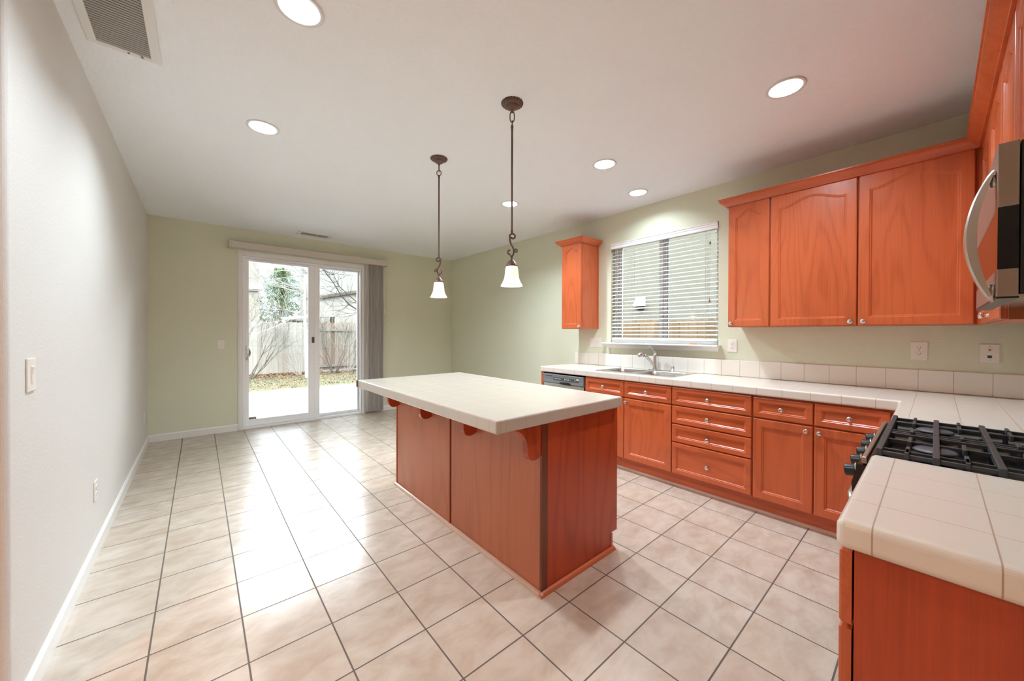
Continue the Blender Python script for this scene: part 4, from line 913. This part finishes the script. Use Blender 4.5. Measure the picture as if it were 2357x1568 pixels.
tag(leafmesh(5200, dens1, 4).build('fallen_leaves', leaf_mat('russet_leaf', osr(134, 72, 46), osr(206, 150, 112)), None, fix=False), 'russet fallen leaves scattered on the lawn below the fence', 'leaves', kind='stuff')
for i, (x, y) in enumerate([(1.35, 10.3), (3.2, 10.1), (2.25, 10.6)]):
    tag(leafmesh(1, lambda r, x=x, y=y: (x, y), 50 + i).build('dry_leaf', leaf_mat('brown_leaf', osr(140, 100, 70), osr(190, 150, 110)), None, fix=False), ['dry brown leaf on the patio left of the door stile', 'dry brown leaf on the patio seen through the right pane', 'dry brown leaf on the patio close to the lawn edge'][i], 'leaf')
tag(MB().box(3.2, 8.9, 13.72, 13.80, -0.02, 0.05).build('garden_edging', plain('pale_edging', osr(206, 198, 184), 0.8), None), 'pale edging board along the lawn before the picket fence', 'edging')

# bare branching plants
def branch(mb, p, d, L, r0, depth, rr, spread=0.55, drop=0.0, n=4, kids=(2, 3), minr=0.0025):
    pts = [p]; rs = [r0]; q = Vector(p); dd = Vector(d).normalized(); seg = 4
    forks = []
    for i in range(seg):
        dd = (dd + Vector((rr.uniform(-1, 1), rr.uniform(-1, 1), rr.uniform(-0.6, 0.9) - drop)) * 0.16).normalized()
        q = q + dd * (L / seg); pts.append(tuple(q)); rs.append(max(minr, r0 * (1 - 0.6 * (i + 1) / seg)))
        if i >= 1: forks.append((tuple(q), dd.copy(), rs[-1]))
    mb.tube(pts, rs, n, True, False)
    if depth > 0:
        for k in range(rr.randint(*kids)):
            fp, fd, fr = rr.choice(forks)
            nd = (fd + Vector((rr.uniform(-1, 1), rr.uniform(-1, 1), rr.uniform(-0.4, 0.9))) * spread).normalized()
            branch(mb, fp, nd, L * rr.uniform(0.55, 0.8), fr * 0.8, depth - 1, rr, spread, drop, n, kids, minr)
bark = plain('grey_bark', osr(136, 124, 110), 0.9); barkl = plain('pale_bark', osr(226, 216, 202), 0.9); barkd = plain('dark_bark', osr(92, 84, 80), 0.9)
def shrub(x, y, label, seed, stems, L, lean, mat, r0=0.014, depth=3, group='bare shrubs along the back fence', kids=(2, 4)):
    rr = random.Random(seed); z = gz(y); root = thing('bare_shrub', label, 'shrub', (x, y, z), group)
    mb = MB()
    for i in range(stems):
        a = rr.uniform(0, 6.28); d = Vector((math.cos(a) * 0.55 + lean[0], math.sin(a) * 0.3 + lean[1], rr.uniform(0.8, 1.3)))
        branch(mb, (x + math.cos(a) * 0.05, y + math.sin(a) * 0.05, z - 0.02), d, L * rr.uniform(0.7, 1.1), r0 * rr.uniform(0.6, 1), depth, rr, 0.6, 0, 4, kids)
    mb.build('branches', mat, root, fix=False)
    return root
shrub(1.12, 13.2, 'tall bare shrub at the left edge of the patio door view', 11, 7, 1.25, (0.35, 0), bark, 0.022, 3)
shrub(2.45, 13.5, 'pale twiggy shrub in front of the bleached fence', 23, 12, 1.3, (-0.25, 0), barkl, 0.014, 3)
shrub(3.45, 13.3, 'dense grey shrub at the foot of the brown picket fence, left one', 31, 13, 1.15, (0.1, 0), bark, 0.012, 3)
shrub(3.95, 13.5, 'dense grey shrub at the foot of the brown picket fence, right one', 37, 12, 1.0, (0.25, 0), barkl, 0.010, 3)
def birch():
    rr = random.Random(5); root = thing('bare_tree', 'pale bare tree rising behind the door stile, twigs over the left pane', 'tree', (2.42, 12.6, gz(12.6)))
    mb = MB(); mb.tube([(2.50, 12.6, -0.1), (2.47, 12.6, 1.0), (2.43, 12.6, 2.2), (2.45, 12.6, 3.6), (2.4, 12.6, 4.8)], [0.06, 0.052, 0.045, 0.04, 0.02], 8, True, False)
    mb.build('trunk', barkl, root, fix=False)
    mb = MB()
    for i in range(20):
        z = rr.uniform(1.6, 3.6); branch(mb, (2.44, 12.6, z), (rr.uniform(-1.0, -0.35), rr.uniform(-0.4, 0.2), rr.uniform(-0.25, 0.5)), rr.uniform(0.7, 1.2), 0.013, 3, rr, 0.7, 0.05, 4, (3, 4))
    mb.build('branches', barkl, root, fix=False)
birch()
def dark_tree():
    rr = random.Random(9); root = thing('bare_tree', 'dark bare tree leaning in from the right side of the right pane', 'tree', (4.6, 12.0, gz(12)))
    mb = MB(); mb.tube([(4.62, 12, -0.1), (4.6, 12, 0.9), (4.5, 12, 1.4)], [0.08, 0.07, 0.06], 8, True, False); mb.build('trunk', barkd, root, fix=False)
    mb = MB()
    for pts, r0 in (([(4.5, 12, 1.4), (3.87, 12, 2.02), (3.55, 12, 2.22), (3.31, 12, 2.49), (3.1, 12, 2.85), (2.84, 12, 3.2), (2.6, 12, 3.6)], 0.026), ([(4.5, 12, 1.4), (3.87, 12, 2.25), (3.55, 12, 2.5), (3.25, 12, 2.78), (3.1, 12, 3.1), (3.0, 12, 3.5)], 0.018)):
        mb.tube(pts, [r0 * (1 - 0.11 * i) for i in range(len(pts))], 6, True, False)
        for p in pts[1:-1]:
            for k in range(5): branch(mb, p, (rr.uniform(-1, 0.5), rr.uniform(-0.3, 0.3), rr.uniform(-0.3, 0.8)), rr.uniform(0.4, 0.8), 0.008, 2, rr, 0.7, 0.0, 4, (2, 3), 0.002)
    mb.build('branches', barkd, root, fix=False)
dark_tree()
def pine():
    rr = random.Random(14); cx, cy = 3.5, 24.0; root = thing('pine_tree', 'green pine tree rising behind the back fence', 'tree', (cx, cy, 0))
    MB().tube([(cx, cy, -0.2), (cx, cy, 2.5), (cx + 0.05, cy, 4.7)], [0.16, 0.12, 0.04], 8).build('trunk', bark, root)
    mb = MB()
    for i in range(620):
        t = rr.random(); z = 0.9 + 4.0 * t; R = (1 - t) ** 0.5 * 1.6 + 0.15; a = rr.uniform(0, 6.28); q = R * rr.uniform(0.1, 1.0) ; px, py = cx + math.cos(a) * q, cy + math.sin(a) * q
        for k in range(16):
            d = Vector((rr.gauss(0, 1), rr.gauss(0, 1), rr.gauss(0.4, 0.8))).normalized(); L = rr.uniform(0.09, 0.17); s = d.orthogonal().normalized() * 0.02
            b = Vector((px + rr.gauss(0, 0.06), py + rr.gauss(0, 0.06), z + rr.gauss(0, 0.06)))
            mb.add([b - s, b + s, b + d * L], [(0, 1, 2)])
    mb.build('foliage', leaf_mat('pine_green', osr(84, 116, 56), osr(146, 166, 90)), root, fix=False)
    return root
p1 = pine()
p2 = copy_tree(p1); p2.location = (1.6, 28.0, 0.0); p2['label'] = 'thinner pine tree beside the stucco house corner'
def stucco(name, a): return paint(name, a, 0.5, 30, 0.9)
def houses():
    root = thing('neighbour_house', 'beige stucco house beyond the fence at the left edge of the door view', 'house', (-3, 21, 0))
    MB().box(-8, 1.955, 19, 22, -0.2, 5.6).build('wall', stucco('beige_stucco', osr(206, 190, 170)), root)
    MB().box(-8, 2.06, 18.9, 19.0, 3.18, 3.42).box(-8, 2.0, 18.93, 19.0, 3.12, 3.2).build('eave_band', plain('pale_band', osr(240, 236, 228), 0.8), root)
    root = thing('neighbour_house', 'pale stucco house with a sloping brown roof band behind the picket fence', 'house', (8, 22, 0))
    MB().box(4.05, 16, 20, 22, -0.2, 6.0).build('wall', stucco('pale_stucco', osr(214, 206, 190)), root)
    MB().add([(3.9, 19.85, 2.90), (14, 19.85, 5.22), (14, 19.85, 5.36), (3.9, 19.85, 3.04), (3.9, 20.0, 2.90), (14, 20.0, 5.22), (14, 20.0, 5.36), (3.9, 20.0, 3.04)], [(0, 1, 2, 3), (4, 7, 6, 5), (0, 4, 5, 1), (3, 2, 6, 7), (0, 3, 7, 4), (1, 5, 6, 2)]).build('roof_band', plain('brown_roof_band', osr(136, 118, 98), 0.8), root)
    wn = MB().box(4.92, 5.25, 19.95, 20.0, 1.6, 2.22).build('window', plain('cream_frame', osr(226, 220, 190), 0.6), root)
    MB().box(4.97, 5.075, 19.94, 19.955, 1.62, 2.16).box(5.10, 5.20, 19.94, 19.955, 1.62, 2.16).build('pane', plain('dark_pane', osr(70, 80, 62), 0.2), wn)
    root = thing('garden_shed', 'grey shed roof showing over the bleached fence', 'shed', (3.1, 17.5, 0))
    MB().box(2.7, 3.9, 17.05, 18.4, -0.05, 1.84).build('wall', plain('shed_wall', osr(190, 180, 165), 0.9), root)
    MB().add([(2.6, 16.9, 1.86), (4.0, 16.9, 2.02), (4.0, 18.5, 2.16), (2.6, 18.5, 2.0), (2.6, 16.9, 1.82), (4.0, 16.9, 1.98), (4.0, 18.5, 2.12), (2.6, 18.5, 1.96)], [(0, 1, 2, 3), (4, 7, 6, 5), (0, 4, 5, 1), (1, 5, 6, 2), (2, 6, 7, 3), (3, 7, 4, 0)]).build('roof', plain('grey_shingle', osr(150, 142, 134), 0.9), root)
    root = thing('neighbour_house', 'cream stucco side wall outside the kitchen window', 'house', (9, 2, 0))
    MB().box(7.3, 13, -4, 10, -0.2, 6.5).build('wall', stucco('cream_stucco', osr(150, 142, 120)), root)
    v = thing('wall_vent_hood', 'small white vent hood on the cream wall outside the kitchen window', 'vent hood', (7.3, 4.22, 2.0))
    MB().prism([(0, 0.20), (-0.02, 0.20), (-0.12, 0.02), (-0.12, 0), (0, 0)], lambda a, b, t: (7.3 + a, t, 1.93 + b), 4.11, 4.33).build('hood', M['vinyl'], v)
    MB().box(7.21, 7.3, 4.13, 4.31, 1.875, 1.93).build('outlet', plain('vent_shadow_grey', osr(120, 112, 96), 0.8), v)
houses()
